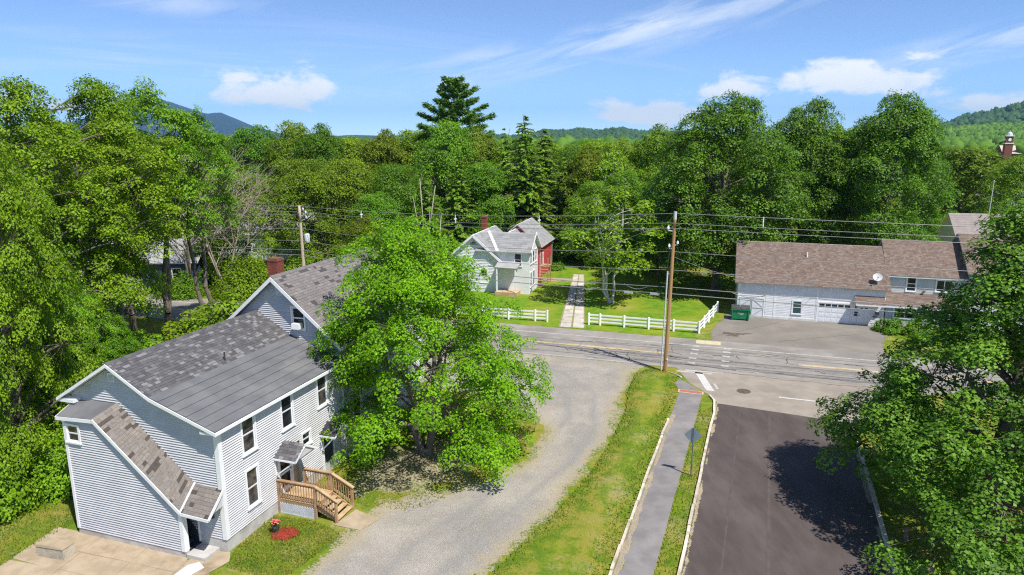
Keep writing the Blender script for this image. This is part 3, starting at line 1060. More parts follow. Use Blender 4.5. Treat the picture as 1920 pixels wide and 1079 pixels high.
# ------------------------------------------------------------------ the near house
def near_house():
    O = (-11.26, 24.25, 0)
    h = thing('clapboard_house', 'pale grey clapboard house with rear wing, covered stair and wooden porch', 'house', O, -R_(18.3))
    # local axes: x right, y away from the camera, origin at the near right corner
    Wl = -7.15           # left wall of the wing
    front = Plane((0, 0, 0), (1, 0, 0), (0, -1, 0))
    right = Plane((0, 0, 0), (0, 1, 0), (1, 0, 0))
    # solid bodies behind the siding
    wing_prof = [(Wl, 0.0), (0, 0.0), (0, 5.25), (-2.73, 6.16), (-4.72, 7.30), (Wl, 5.86)]
    mb = MB()
    k = len(wing_prof)
    a = [(x, .004, z) for x, z in wing_prof]
    b = [(x, 8.62, z) for x, z in wing_prof]
    mb.v = a + b
    mb.f = [tuple(range(k)), tuple(range(2 * k - 1, k - 1, -1))] + [(i + k, (i + 1) % k + k, (i + 1) % k, i) for i in range(k)]
    mb.m = [0] * len(mb.f)
    wall = mb.build('wing_wall', 'wall_plain', h)
    mw = -6.96
    main_prof = [(mw, 0), (-.002, 0), (-.002, 6.15), (-3.48, 9.18), (mw, 6.15)]
    mb = MB()
    k = 5
    a = [(x, 8.62, z) for x, z in main_prof]
    b = [(x, 17.6, z) for x, z in main_prof]
    mb.v = a + b
    mb.f = [tuple(range(k)), tuple(range(2 * k - 1, k - 1, -1))] + [(i + k, (i + 1) % k + k, (i + 1) % k, i) for i in range(k)]
    mb.m = [0] * len(mb.f)
    mwall = mb.build('main_wall', 'wall_plain', h)
    # foundation
    mb = MB()
    mb.box(-.4, .03, -.03, 17.6, -.02, .56)
    mb.box(-1.25, -.4, -.03, .2, -.02, .56)
    mb.build('foundation', 'foundation', h)
    # stair enclosure
    SX0, SX1, SY = -6.77, -1.27, -.82
    st_prof = [(SX0, .28), (SX1, .28), (SX1, 2.02), (-5.05, 5.14), (SX0, 5.14)]
    mb = MB()
    a = [(x, SY + .004, z) for x, z in st_prof]
    b = [(x, SY + .10, z) for x, z in st_prof]
    mb.v = a + b
    k = 5
    mb.f = [tuple(range(k)), tuple(range(2 * k - 1, k - 1, -1))] + [(i + k, (i + 1) % k + k, (i + 1) % k, i) for i in range(k)]
    mb.m = [0] * len(mb.f)
    mb.box(SX0, SX0 + .1, SY + .1, .0, .28, 5.14)
    stw = mb.build('stair_wall', 'wall_plain', h)
    mb = MB()
    mb.box(SX0 - .02, SX1 + .05, SY - .03, SY + .12, -.02, .28)
    mb.box(SX0 - .02, SX0 + .1, SY + .12, .0, -.02, .28)
    mb.build('stair_foundation', 'foundation', h)
    # siding
    stair_front = Plane((0, SY, 0), (1, 0, 0), (0, -1, 0))
    clapboards(stw, stair_front, st_prof, [(-6.72, -5.93, 4.08, 4.94)], 'siding', .105, .058)
    up_prof = [(Wl, .56), (0, .56), (0, 5.25), (-2.73, 6.16), (-4.72, 7.30), (Wl, 5.86)]
    vis = [(-1.27, .56), (0, .56), (0, 5.25), (-2.73, 6.16), (-4.72, 7.30), (Wl, 5.86), (Wl, 5.3), (-4.9, 5.3)]
    clapboards(wall, front, vis, [], 'siding', .105, .058)
    win = [(1.30, 2.02, 3.58, 5.10), (3.80, 4.54, 3.58, 5.10), (6.50, 7.24, 3.58, 5.10), (1.32, 1.98, 1.20, 2.78), (9.55, 10.25, 1.25, 2.85),
           (5.12, 5.70, 2.20, 2.78), (12.6, 13.3, 3.58, 5.1), (15.0, 15.7, 3.58, 5.1), (12.6, 13.3, 1.25, 2.85), (9.55, 10.25, 3.58, 5.10)]
    doors = [(3.36, 4.20, .70, 2.50), (6.72, 7.52, .10, 2.12)]
    holes = [(a - .1, b + .1, c - .1, d + .1) for a, b, c, d in win] + [(a - .08, b + .08, c - .3, d + .08) for a, b, c, d in doors]
    clapboards(wall, right, [(0, .56), (8.62, .56), (8.62, 5.2), (0, 5.2)], holes, 'siding', .105, .062)
    clapboards(mwall, right, [(8.62, .56), (17.6, .56), (17.6, 6.1), (8.62, 6.1)], holes, 'siding', .105, .062)
    gable = Plane((0, 8.62, 0), (1, 0, 0), (0, -1, 0))
    clapboards(mwall, gable, [(mw, 5.0), (0, 5.0), (0, 6.15), (-3.48, 9.18), (mw, 6.15)], [(-2.68, -1.82, 6.62, 7.86)], 'siding', .105, .058)
    # windows
    for i, (a, b, c, d) in enumerate(win):
        window(h, right, a, b, c, d, 'curtain_glass' if i in (2, 3, 0) else 'glass', out=.085)
    window(h, stair_front, -6.62, -6.03, 4.18, 4.84, 'curtain_glass', out=.085)
    wg = window(h, gable, -2.58, -1.92, 6.72, 7.76, 'glass', out=.085)
    # air conditioner in the gable window
    mb = MB()
    gable.box(mb, -2.46, -2.04, 6.74, 7.02, .03, .38)
    ac = mb.build('air_conditioner', 'vinyl_white', wg)
    # gable vents
    for (pl, x0, x1, z0, z1) in ((front, -5.02, -4.78, 6.62, 6.90), (gable, -3.42, -3.14, 8.38, 8.76)):
        mb = MB()
        pl.box(mb, x0 - .04, x1 + .04, z0 - .04, z1 + .04, 0, .075)
        v = mb.build('gable_vent', 'trim', h)
        n = 6
        for i in range(n):
            zz = z0 + (z1 - z0) * i / n
            mb = MB()
            mb.hexa((pl.pt(x0, zz, .095), pl.pt(x1, zz, .095), pl.pt(x1, zz, .076), pl.pt(x0, zz, .076),
                     pl.pt(x0, zz + .03, .077), pl.pt(x1, zz + .03, .077), pl.pt(x1, zz + .03, .076), pl.pt(x0, zz + .03, .076)))
            mb.build('slat', 'siding', v)
    # corner boards
    for bx in ((-.13, .075, -.075, .0, .56, 5.2), (.0, .074, 0.0, .13, .56, 5.2),
               (SX1 - .14, SX1 + .03, SY - .075, SY, .28, 2.0), (SX1, SX1 + .03, SY, SY + .16, .28, 2.0), (SX0 - .03, SX0 + .10, SY - .075, SY, .28, 5.12),
               (.001, .078, 8.55, 8.69, .56, 5.2)):
        MB().box(*bx).build('corner_board', 'trim', h)
    # ---------------- wing roof
    yf, yb = -.38, 8.60
    ex, ez = .30, 5.28           # right eave
    bx_, bz = -2.73, 6.31        # break
    rx, rz = -4.72, 7.47         # ridge
    lx, lz = -7.55, 5.76         # left eave
    mb = MB()
    for (p, q, y1) in (((ex, ez), (bx_, bz), yb), ((bx_, bz), (rx, rz), yb), ((rx, rz), (lx, lz), yb)):
        d = Vector((q[0] - p[0], 0, q[1] - p[1])).normalized()
        n = Vector((-d.z, 0, d.x))
        if n.z < 0:
            n = -n
        pp = [(p[0], yf, p[1]), (p[0], y1, p[1]), (q[0], y1, q[1]), (q[0], yf, q[1])]
        mb.slab([Vector(v_) - n * .02 for v_ in pp], n, .09)
    roof = mb.build('wing_roof', 'trim', h)
    # roll roofing on the shallow part: overlapping strips
    ns = 7
    for i in range(ns):
        f0, f1 = i / ns, (i + 1) / ns + .02
        p = Vector((ex, 0, ez)).lerp(Vector((bx_, 0, bz)), f0)
        q = Vector((ex, 0, ez)).lerp(Vector((bx_, 0, bz)), min(1, f1))
        n = Vector((.32, 0, .95))
        MB().hexa([Vector((p.x, yf - .02, p.z)) - n * .018, Vector((p.x, yb, p.z)) - n * .018, Vector((q.x, yb, q.z)) - n * .018, Vector((q.x, yf - .02, q.z)) - n * .018,
                   Vector((p.x, yf - .02, p.z)) + n * .034, Vector((p.x, yb, p.z)) + n * .034, Vector((q.x, yb, q.z)) + n * .001, Vector((q.x, yf - .02, q.z)) + n * .001]).build('roofing_strip', 'roll_roof', roof)
    shingles(roof, (bx_, yf - .02, bz - .012), (bx_, yb, bz - .012), (rx, yb, rz - .012), (rx, yf - .02, rz - .012), pal('grey'), (5, 4.5, 3, 1.9, 2.4), .142, .25, 150, (-4, -.3, 6.8), 3)
    shingles(roof, (lx, yb, lz - .012), (lx, yf - .02, lz - .012), (rx, yf - .02, rz - .012), (rx, yb, rz - .012), pal('grey'), (5, 4, 2, 1, 3), .20, .6, 0, None, 4)
    # ridge caps
    for i in range(30):
        y0 = yf - .02 + i * (yb - yf) / 30
        MB().hexa(((rx - .13, y0, rz - .075), (rx + .13, y0, rz - .07), (rx + .13, y0 + .32, rz - .075), (rx - .13, y0 + .32, rz - .08),
                   (rx - .01, y0, rz + .03), (rx + .01, y0, rz + .03), (rx + .01, y0 + .32, rz + .018), (rx - .01, y0 + .32, rz + .018))).build('ridge_cap', 'shingle_grey_%d' % (i % 3), roof)
    # rake boards and eave fascia
    for (p, q) in (((ex + .02, ez), (bx_, bz)), ((bx_, bz), (rx, rz)), ((rx, rz), (lx - .02, lz))):
        mb = MB()
        mb.hexa(((p[0], yf - .045, p[1] - .17), (p[0], yf - .015, p[1] - .17), (q[0], yf - .015, q[1] - .17), (q[0], yf - .045, q[1] - .17),
                 (p[0], yf - .045, p[1] - .035), (p[0], yf - .015, p[1] - .035), (q[0], yf - .015, q[1] - .035), (q[0], yf - .045, q[1] - .035)))
        mb.build('rake_board', 'trim', roof)
    MB().box(ex - .03, ex + .02, yf, yb, ez - .16, ez - .035).build('fascia', 'trim', roof)
    MB().box(.02, ex - .03, yf + .02, yb, ez - .155, ez - .125).build('soffit', 'trim', roof)
    MB().hexa(((-.45, yf, ez - .17), (ex, yf, ez - .17), (ex, -.02, ez - .17), (-.45, -.02, ez - .17), (-.45, yf, ez - .06), (ex, yf, ez - .09), (ex, -.02, ez - .09), (-.45, -.02, ez - .06))).build('eave_return', 'trim', roof)
    MB().hexa(((lx, yf, lz - .20), (-6.7, yf, lz - .20), (-6.7, -.02, lz - .20), (lx, -.02, lz - .20), (lx, yf, lz - .06), (-6.7, yf, lz - .06), (-6.7, -.02, lz - .06), (lx, -.02, lz - .06))).build('eave_return', 'trim', roof)
    # vent pipe at the break
    MB().tube((-2.9, 4.0, 6.2), (-2.9, 4.0, 6.78), .035).build('vent_pipe', 'black_roof', roof)
    # ---------------- main roof
    yf2, yb2 = 8.24, 17.95
    pr, prz = -3.48, 9.37
    er, erz = .33, 6.12
    el_, elz = -7.29, 6.12
    mb = MB()
    for (p, q) in (((er, erz), (pr, prz)), ((pr, prz), (el_, elz))):
        d = Vector((q[0] - p[0], 0, q[1] - p[1])).normalized()
        n = Vector((-d.z, 0, d.x))
        if n.z < 0:
            n = -n
        pp = [(p[0], yf2, p[1]), (p[0], yb2, p[1]), (q[0], yb2, q[1]), (q[0], yf2, q[1])]
        mb.slab([Vector(v_) - n * .02 for v_ in pp], n, .10)
    mroof = mb.build('main_roof', 'wall_plain', h)
    shingles(mroof, (er, yf2 - .02, erz - .015), (er, yb2, erz - .015), (pr, yb2, prz - .015), (pr, yf2 - .02, prz - .015), pal('taupe'), (6, 5, 4, 2.6, 3), .16, .36, 60, (-3, 8.3, 8.5), 5)
    shingles(mroof, (el_, yb2, elz - .015), (el_, yf2 - .02, elz - .015), (pr, yf2 - .02, prz - .015), (pr, yb2, prz - .015), pal('taupe'), (5, 4, 4, 1, 3), .2, .6, 0, None, 6)
    for i in range(28):
        y0 = yf2 + i * (yb2 - yf2) / 28
        MB().hexa(((pr - .13, y0, prz - .10), (pr + .13, y0, prz - .10), (pr + .13, y0 + .36, prz - .105), (pr - .13, y0 + .36, prz - .105),
                   (pr - .01, y0, prz + .03), (pr + .01, y0, prz + .03), (pr + .01, y0 + .36, prz + .015), (pr - .01, y0 + .36, prz + .015))).build('ridge_cap', 'shingle_taupe_%d' % (i % 3), mroof)
    for (p, q) in (((er + .02, erz), (pr, prz)), ((pr, prz), (el_ - .02, elz))):
        MB().hexa(((p[0], yf2 - .05, p[1] - .26), (p[0], yf2 - .015, p[1] - .26), (q[0], yf2 - .015, q[1] - .26), (q[0], yf2 - .05, q[1] - .26),
                   (p[0], yf2 - .05, p[1] - .04), (p[0], yf2 - .015, p[1] - .04), (q[0], yf2 - .015, q[1] - .04), (q[0], yf2 - .05, q[1] - .04))).build('rake_board', 'trim', mroof)
    MB().box(er - .03, er + .02, yf2, yb2, erz - .22, erz - .04).build('fascia', 'trim', mroof)
    # brick chimney beyond the ridge
    cx, cy = -3.95, 9.35
    mb = MB()
    mb.box(cx - .27, cx + .27, cy - .27, cy + .27, 8.4, 10.05)
    ch = mb.build('chimney', 'mortar', h)
    z = 8.45
    row = 0
    while z < 10.0:
        for side in range(4):
            nb = 3
            wdt = .58 / nb
            for i in range(-1, nb + 1):
                u0 = -.29 + (i + .5 * (row % 2)) * wdt + .006
                u1 = u0 + wdt - .012
                u0, u1 = max(u0, -.29), min(u1, .29)
                if u1 - u0 < .03:
                    continue
                ob = random.uniform(.284, .294)
                if side == 0:
                    bb = (cx + u0, cx + u1, cy - ob, cy - .26)
                elif side == 1:
                    bb = (cx + u0, cx + u1, cy + .26, cy + ob)
                elif side == 2:
                    bb = (cx - ob, cx - .26, cy + u0 * .9, cy + u1 * .9)
                else:
                    bb = (cx + .26, cx + ob, cy + u0 * .9, cy + u1 * .9)
                if side in (0, 3):
                    MB().box(*bb, z, z + .066).build('brick', 'brick', ch)
        z += .078
        row += 1
    MB().box(cx - .31, cx + .31, cy - .31, cy + .31, 9.95, 10.03).build('cap', 'brick_dark', ch)
    MB().box(cx - .27, cx + .27, cy - .27, cy + .27, 10.03, 10.10).build('crown', 'brick_dark', ch)
    # ---------------- covered stair roof
    A_, B_, C_, D_ = Vector((-4.75, -.0, 5.72)), Vector((-5.10, -.97, 5.33)), Vector((-1.20, -.97, 2.02)), Vector((-1.28, -.0, 2.82))
    n = (C_ - B_).cross(A_ - B_).normalized()
    if n.z < 0:
        n = -n
    sroof = MB().slab([A_, B_, C_, D_], n, .07).build('stair_roof', 'wall_plain', h)
    shingles(sroof, C_ + n * .002, D_ + n * .002, A_ + n * .002, B_ + n * .002, pal('brown'), (6, 5, 4, 3.0, 2), .15, .30, 90, (-2, -.6, 3), 8)
    MB().beam(B_ + Vector((0, -.015, -.05)), C_ + Vector((0, -.015, -.05)), .03, .13, (0, 0, 1)).build('rake_board', 'trim', sroof)
    MB().beam(A_ + Vector((.05, -.02, .05)), D_ + Vector((.02, -.02, .06)), .035, .05).build('flashing', 'trim', sroof)
    # flat top piece
    F = [Vector((-6.98, -.97, 5.22)), Vector((-5.08, -.97, 5.32)), Vector((-4.72, -.0, 5.70)), Vector((-6.98, -.0, 5.62))]
    fl = MB().slab(F, (0, 0, 1), .06).build('flat_roof', 'roll_roof', h)
    MB().hexa(((-7.0, -1.0, 5.06), (-5.09, -1.0, 5.16), (-5.09, -.975, 5.16), (-7.0, -.975, 5.06), (-7.0, -1.0, 5.20), (-5.09, -1.0, 5.30), (-5.09, -.975, 5.30), (-7.0, -.975, 5.20))).build('fascia', 'trim', fl)
    MB().hexa(((-7.02, -1.0, 5.06), (-6.985, -1.0, 5.06), (-6.985, 0, 5.44), (-7.02, 0, 5.44), (-7.02, -1.0, 5.20), (-6.985, -1.0, 5.20), (-6.985, 0, 5.60), (-7.02, 0, 5.60))).build('fascia', 'trim', fl)
    MB().slab([(-6.5, -.45, 5.425), (-5.0, -.42, 5.49), (-4.95, -.28, 5.56), (-6.6, -.30, 5.50)], (0, 0, 1), .02).build('rust_stain', 'shingle_brown_3', fl)
    # entry hood over the foot of the stair
    Hq = [Vector((-1.20, -.97, 2.02)), Vector((.10, -.97, 1.97)), Vector((.06, -.0, 2.76)), Vector((-1.26, -.0, 2.82))]
    n = (Hq[1] - Hq[0]).cross(Hq[3] - Hq[0]).normalized()
    hood = MB().slab(Hq, n, .06).build('entry_hood', 'wall_plain', h)
    shingles(hood, Hq[0] + n * .002, Hq[1] + n * .002, Hq[2] + n * .002, Hq[3] + n * .002, pal('brown'), (6, 5, 4, 2.4, 2), .15, .30, 0, None, 9)
    MB().beam(Hq[0] + Vector((0, -.02, -.05)), Hq[1] + Vector((0.02, -.02, -.05)), .03, .12).build('fascia', 'trim', hood)
    MB().beam(Hq[0] + n * .03, Hq[3] + n * .03, .07, .03, n).build('valley_strip', 'trim', hood)
    MB().beam(Hq[1] + Vector((.015, 0, -.05)), Hq[2] + Vector((.015, 0, -.05)), .03, .12).build('rake_board', 'trim', hood)
    MB().hexa(((.0, -.02, 2.0), (.03, -.02, 2.0), (.03, -.04, 2.05), (.0, -.04, 2.05), (.0, -.02, 2.7), (.03, -.02, 2.7), (.03, -.9, 2.0), (.0, -.9, 2.0))).build('hood_cheek', 'siding', hood)
    # open foot of the stair: steps, dark inner wall, mailbox
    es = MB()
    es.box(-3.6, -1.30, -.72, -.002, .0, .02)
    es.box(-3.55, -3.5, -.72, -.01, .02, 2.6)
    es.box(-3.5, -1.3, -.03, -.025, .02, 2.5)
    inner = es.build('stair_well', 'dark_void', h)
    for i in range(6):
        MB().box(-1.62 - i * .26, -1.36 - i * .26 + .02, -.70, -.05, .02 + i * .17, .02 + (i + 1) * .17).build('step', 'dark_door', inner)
    MB().box(-1.27, -.35, -.85, -.04, -.01, .16).build('door_step', 'foundation', h)
    MB().box(SX1 - .02, SX1 + .03, -.10, -.035, .28, 2.3).build('door_jamb', 'trim', h)
    MB().box(-.80, -.48, -.14, -.026, 1.42, 1.60).build('mail_box', 'black_roof', h)
    # ---------------- side doors with gabled hoods
    def side_door(a0, a1, z0, z1, m, screen):
        mb = MB()
        right.box(mb, a0 - .09, a0, z0, z1 + .09, 0, .085)
        right.box(mb, a1, a1 + .09, z0, z1 + .09, 0, .085)
        right.box(mb, a0, a1, z1, z1 + .09, 0, .085)
        d = mb.build('door', 'trim', h)
        mb = MB()
        right.box(mb, a0, a1, z0, z1, 0, .025)
        mb.build('door_leaf', m, d)
        if screen:
            for q in ((a0, a0 + .10, z0, z1), (a1 - .10, a1, z0, z1), (a0 + .1, a1 - .1, z1 - .12, z1), (a0 + .1, a1 - .1, z0, z0 + .25), (a0 + .1, a1 - .1, z0 + .85, z0 + .95)):
                mb = MB()
                right.box(mb, *q, .026, .045)
                mb.build('stile', 'trim', d)
            mb = MB()
            right.box(mb, a0 + .1, a1 - .1, z0 + .95, z1 - .12, .026, .031)
            mb.build('pane', 'glass', d)
            mb = MB()
            right.box(mb, a0 + .1, a1 - .1, z0 + .25, z0 + .85, .026, .031)
            mb.build('pane', 'glass', d)
        mb = MB()
        right.box(mb, a1 - .09, a1 - .05, z0 + .9, z0 + 1.0, .046, .08)
        mb.build('handle', 'metal_grey', d)
    side_door(3.36, 4.20, .70, 2.50, 'dark_door', True)
    side_door(6.72, 7.52, .10, 2.12, 'dark_door', False)

    def gable_hood(y0, y1, ym, z_e, z_r, out, mats, seed):
        s = Vector((0, 0, 0))
        mbx = MB()
        for (ya, za, yb_, zb) in ((y0, z_e, ym, z_r), (y1, z_e, ym, z_r)):
            p = [Vector((.02, ya, za)), Vector((out, ya, za)), Vector((out, yb_, zb)), Vector((.02, yb_, zb))]
            nn = (p[1] - p[0]).cross(p[3] - p[0]).normalized()
            if nn.z < 0:
                nn = -nn
            mbx.slab(p, nn, .05)
        hd = mbx.build('door_hood', 'trim', h)
        for (ya, yb_) in ((y0, ym), (y1, ym)):
            e0, e1 = Vector((.02, ya, z_e + .004)), Vector((out + .02, ya, z_e + .004))
            r1, r0 = Vector((out + .02, yb_, z_r + .004)), Vector((.02, yb_, z_r + .004))
            shingles(hd, e0, e1, r1, r0, mats, (4, 4, 3, 1, 2), .15, .3, 0, None, seed)
        mbx = MB()
        mbx.poly([(out - .04, y0 + .06, z_e - .03), (out - .04, y1 - .06, z_e - .03), (out - .04, ym, z_r - .05)])
        mbx.build('hood_gable', 'siding', hd)
        for ya in (y0, y1):
            MB().beam((out + .005, ya, z_e - .05), (out + .005, ym, z_r - .045), .03, .10).build('rake_board', 'trim', hd)
            MB().beam((.02, ya, z_e - .06), (out, ya, z_e - .06), .03, .08).build('eave_board', 'trim', hd)
            inset = ya + (.08 if ya == y0 else -.08)
            MB().beam((.05, inset, z_e - .85), (out - .12, inset, z_e - .10), .06, .06).build('brace', 'trim', hd)
            MB().beam((.04, inset, z_e - .95), (.04, inset, z_e - .06), .06, .06).build('post', 'trim', hd)
        return hd
    gable_hood(3.05, 4.62, 3.80, 2.60, 3.08, 1.15, pal('grey'), 21)
    gable_hood(6.45, 7.85, 7.15, 2.20, 2.62, .88, ['black_roof'] * 5, 22)
    mb = MB()
    right.box(mb, 4.75, 4.83, 2.55, 2.65, .02, .10)
    mb.build('wall_light', 'black_roof', h)
    mb = MB()
    right.box(mb, 2.95, 3.01, 2.3, 2.6, .02, .06)
    # ---------------- wooden porch deck with stair
    dk = MB()
    dk.box(.04, 1.98, 3.14, 3.18, .50, .66)
    dk.box(.04, 1.98, 4.42, 4.46, .50, .66)
    dk.box(1.94, 1.98, 3.18, 4.42, .50, .66)
    dk.box(.04, .08, 3.18, 4.42, .50, .66)
    deck = dk.build('porch_deck', 'wood_rail', h)
    for i in range(9):
        y0 = 3.13 + i * .148
        MB().box(.06, 2.0, y0, y0 + .138, .662, .692 + random.uniform(-.002, .003)).build('floor_board', 'wood_deck', deck)
    posts = [(.10, 3.16, 0, 1.50), (1.93, 3.16, 0, 1.52), (2.95, 3.16, 0, .95), (.52, 4.44, .66, 1.50), (1.93, 4.44, 0, 1.55), (2.95, 4.44, 0, .98)]
    for (x, y, z0, z1) in posts:
        MB().box(x - .05, x + .05, y - .05, y + .05, z0, z1).build('post', 'wood_rail', deck)
    for y in (3.16, 4.44):
        x0 = .10 if y < 4 else .52
        MB().box(x0 - .05, 2.0, y - .075, y + .075, 1.52, 1.56).build('handrail', 'wood_rail', deck)
        MB().box(x0, 1.88, y - .02, y + .02, 1.42, 1.515).build('top_rail', 'wood_rail', deck)
        MB().box(x0, 1.88, y - .02, y + .02, .78, .86).build('bottom_rail', 'wood_rail', deck)
        MB().beam((1.95, y, 1.54), (3.05, y, 1.00), .15, .04).build('handrail', 'wood_deck', deck)
        MB().beam((1.98, y, 1.44), (2.92, y, .96), .04, .09).build('top_rail', 'wood_rail', deck)
        MB().beam((1.98, y, .80), (2.92, y, .30), .04, .09).build('bottom_rail', 'wood_deck', deck)
        nb = 13 if y < 4 else 10
        for i in range(nb):
            x = x0 + .1 + (1.80 - x0 - .1) * i / (nb - 1)
            MB().box(x - .018, x + .018, y - .04, y - .02, .74, 1.46).build('baluster', 'wood_rail', deck)
        for i in range(7):
            x = 2.06 + i * .12
            MB().box(x - .018, x + .018, y - .04, y - .02, .74 - (x - 1.98) * .51, 1.45 - (x - 1.98) * .5).build('baluster', 'wood_rail', deck)
        MB().hexa(((2.0, y - .09 if y > 4 else y + .05, .36), (2.0, y - .05 if y > 4 else y + .09, .36), (2.98, y - .05 if y > 4 else y + .09, .0), (2.98, y - .09 if y > 4 else y + .05, .0),
                   (2.0, y - .09 if y > 4 else y + .05, .66), (2.0, y - .05 if y > 4 else y + .09, .66), (2.98, y - .05 if y > 4 else y + .09, .12), (2.98, y - .09 if y > 4 else y + .05, .12))).build('stringer', 'wood_rail', deck)
    for i in range(4):
        x0 = 2.02 + i * .245
        z = .66 - (i + 1) * .135
        for k in range(2):
            MB().box(x0 + k * .123, x0 + k * .123 + .115, 3.22, 4.36, z - .03, z).build('tread', 'wood_deck', deck)
        MB().box(x0 - .005, x0 + .012, 3.24, 4.34, z - .13, z - .031).build('riser', 'wood_rail', deck)
    # privacy boards against the wall
    for i in range(4):
        MB().box(.02, .05, 4.24 + i * .13, 4.36 + i * .13, .70, 1.62).build('privacy_board', 'wood_rail', deck)
    # lattice skirt
    mb = MB()
    def clipline(x0, x1, z0, z1, c, sgn):
        pts = []
        for x in (x0, x1):
            z = sgn * x + c
            if z0 <= z <= z1:
                pts.append((x, z))
        for z in (z0, z1):
            x = (z - c) / sgn
            if x0 < x < x1:
                pts.append((x, z))
        return pts[:2] if len(pts) >= 2 else None
    for sgn, yy in ((-1, 3.125), (1, 3.137)):
        c = -3.0
        while c < 4:
            q = clipline(.12, 1.86, .04, .50, c, sgn)
            if q and math.dist(*q) > .05:
                mb.beam((q[0][0], yy, q[0][1]), (q[1][0], yy, q[1][1]), .034, .010, (0, 1, 0))
            c += .085
    mb.box(.1, 1.88, 3.115, 3.15, .0, .05)
    tag(mb.build('lattice', 'lattice', deck), kind='stuff')
    MB().box(.10, 1.9, 3.20, 4.40, .0, .02).build('shadow_board', 'dark_void', deck)  # near-black sheet: the shade under the deck put in as colour
    return h


near_house()
structure(sheet('step_pad', [(-7.55, 26.15), (-6.35, 25.75), (-5.7, 26.6), (-6.9, 27.4)], .02, 'concrete'))


# ------------------------------------------------------------------ generic gabled block used by the other buildings
def gabled(parent, x0, x1, y0, y1, ze, zr, axis, wallm, roofm, over=.35, wname='wall', rname='roof', shing=None, single=0, rpos=None, base=0.0, near=None):
    """axis 'x': ridge runs along x; 'y': ridge runs along y. Returns (wall, roof)."""
    mb = MB()
    if axis == 'x':
        ym = (y0 + y1) / 2 if rpos is None else rpos
        prof = [(y0, base), (y1, base), (y1, ze), (ym, zr), (y0, ze)]
        a = [(x0, p, q) for p, q in prof]
        b = [(x1, p, q) for p, q in prof]
    else:
        xm = (x0 + x1) / 2 if rpos is None else rpos
        prof = [(x0, base), (x1, base), (x1, ze), (xm, zr), (x0, ze)]
        a = [(p, y0, q) for p, q in prof]
        b = [(p, y1, q) for p, q in prof]
    mb.v = a + b
    k = 5
    fl = [tuple(range(k - 1, -1, -1)), tuple(range(k, 2 * k))] + [(i, (i + 1) % k, (i + 1) % k + k, i + k) for i in range(k)]
    if axis == 'y':
        fl = [tuple(reversed(f)) for f in fl]
    mb.f = fl
    mb.m = [0] * len(fl)
    wall = mb.build(wname, wallm, parent)
    rf = MB()
    quads = []
    g = .3
    if axis == 'x':
        for (ya, sgn) in ((y0, -1), (y1, 1)):
            sl = (zr - ze) / abs(ya - ym)
            e = ya + sgn * over
            zeo = ze - sl * over
            p = [Vector((x0 - g, e, zeo)), Vector((x1 + g, e, zeo)), Vector((x1 + g, ym, zr)), Vector((x0 - g, ym, zr))]
            if sgn > 0:
                p = [p[1], p[0], p[3], p[2]]
            quads.append(p)
    else:
        for (xa, sgn) in ((x1, 1), (x0, -1)):
            sl = (zr - ze) / abs(xa - xm)
            e = xa + sgn * over
            zeo = ze - sl * over
            p = [Vector((e, y0 - g, zeo)), Vector((e, y1 + g, zeo)), Vector((xm, y1 + g, zr)), Vector((xm, y0 - g, zr))]
            if sgn < 0:
                p = [p[1], p[0], p[3], p[2]]
            quads.append(p)
    for p in quads:
        n = (p[1] - p[0]).cross(p[3] - p[0]).normalized()
        if n.z < 0:
            n = -n
        rf.slab([v + n * .10 for v in p], n, .10)
    roof = rf.build(rname, roofm, parent)
    if shing:
        for i, p in enumerate(quads):
            n = (p[1] - p[0]).cross(p[3] - p[0]).normalized()
            if n.z < 0:
                n = -n
            q = [v + n * .102 for v in p]
            shingles(roof, *q, shing[0], shing[1], shing[2], shing[3], single if i == 0 else 0, near, 31 + i)
    return wall, roof


def brick_stack(parent, cx, cy, z0, z1, w=.30):
    ch = MB().box(cx - w, cx + w, cy - w, cy + w, z0, z1).build('chimney', 'brick', parent)
    MB().box(cx - w - .05, cx + w + .05, cy - w - .05, cy + w + .05, z1, z1 + .12).build('cap', 'brick_dark', ch)
    return ch


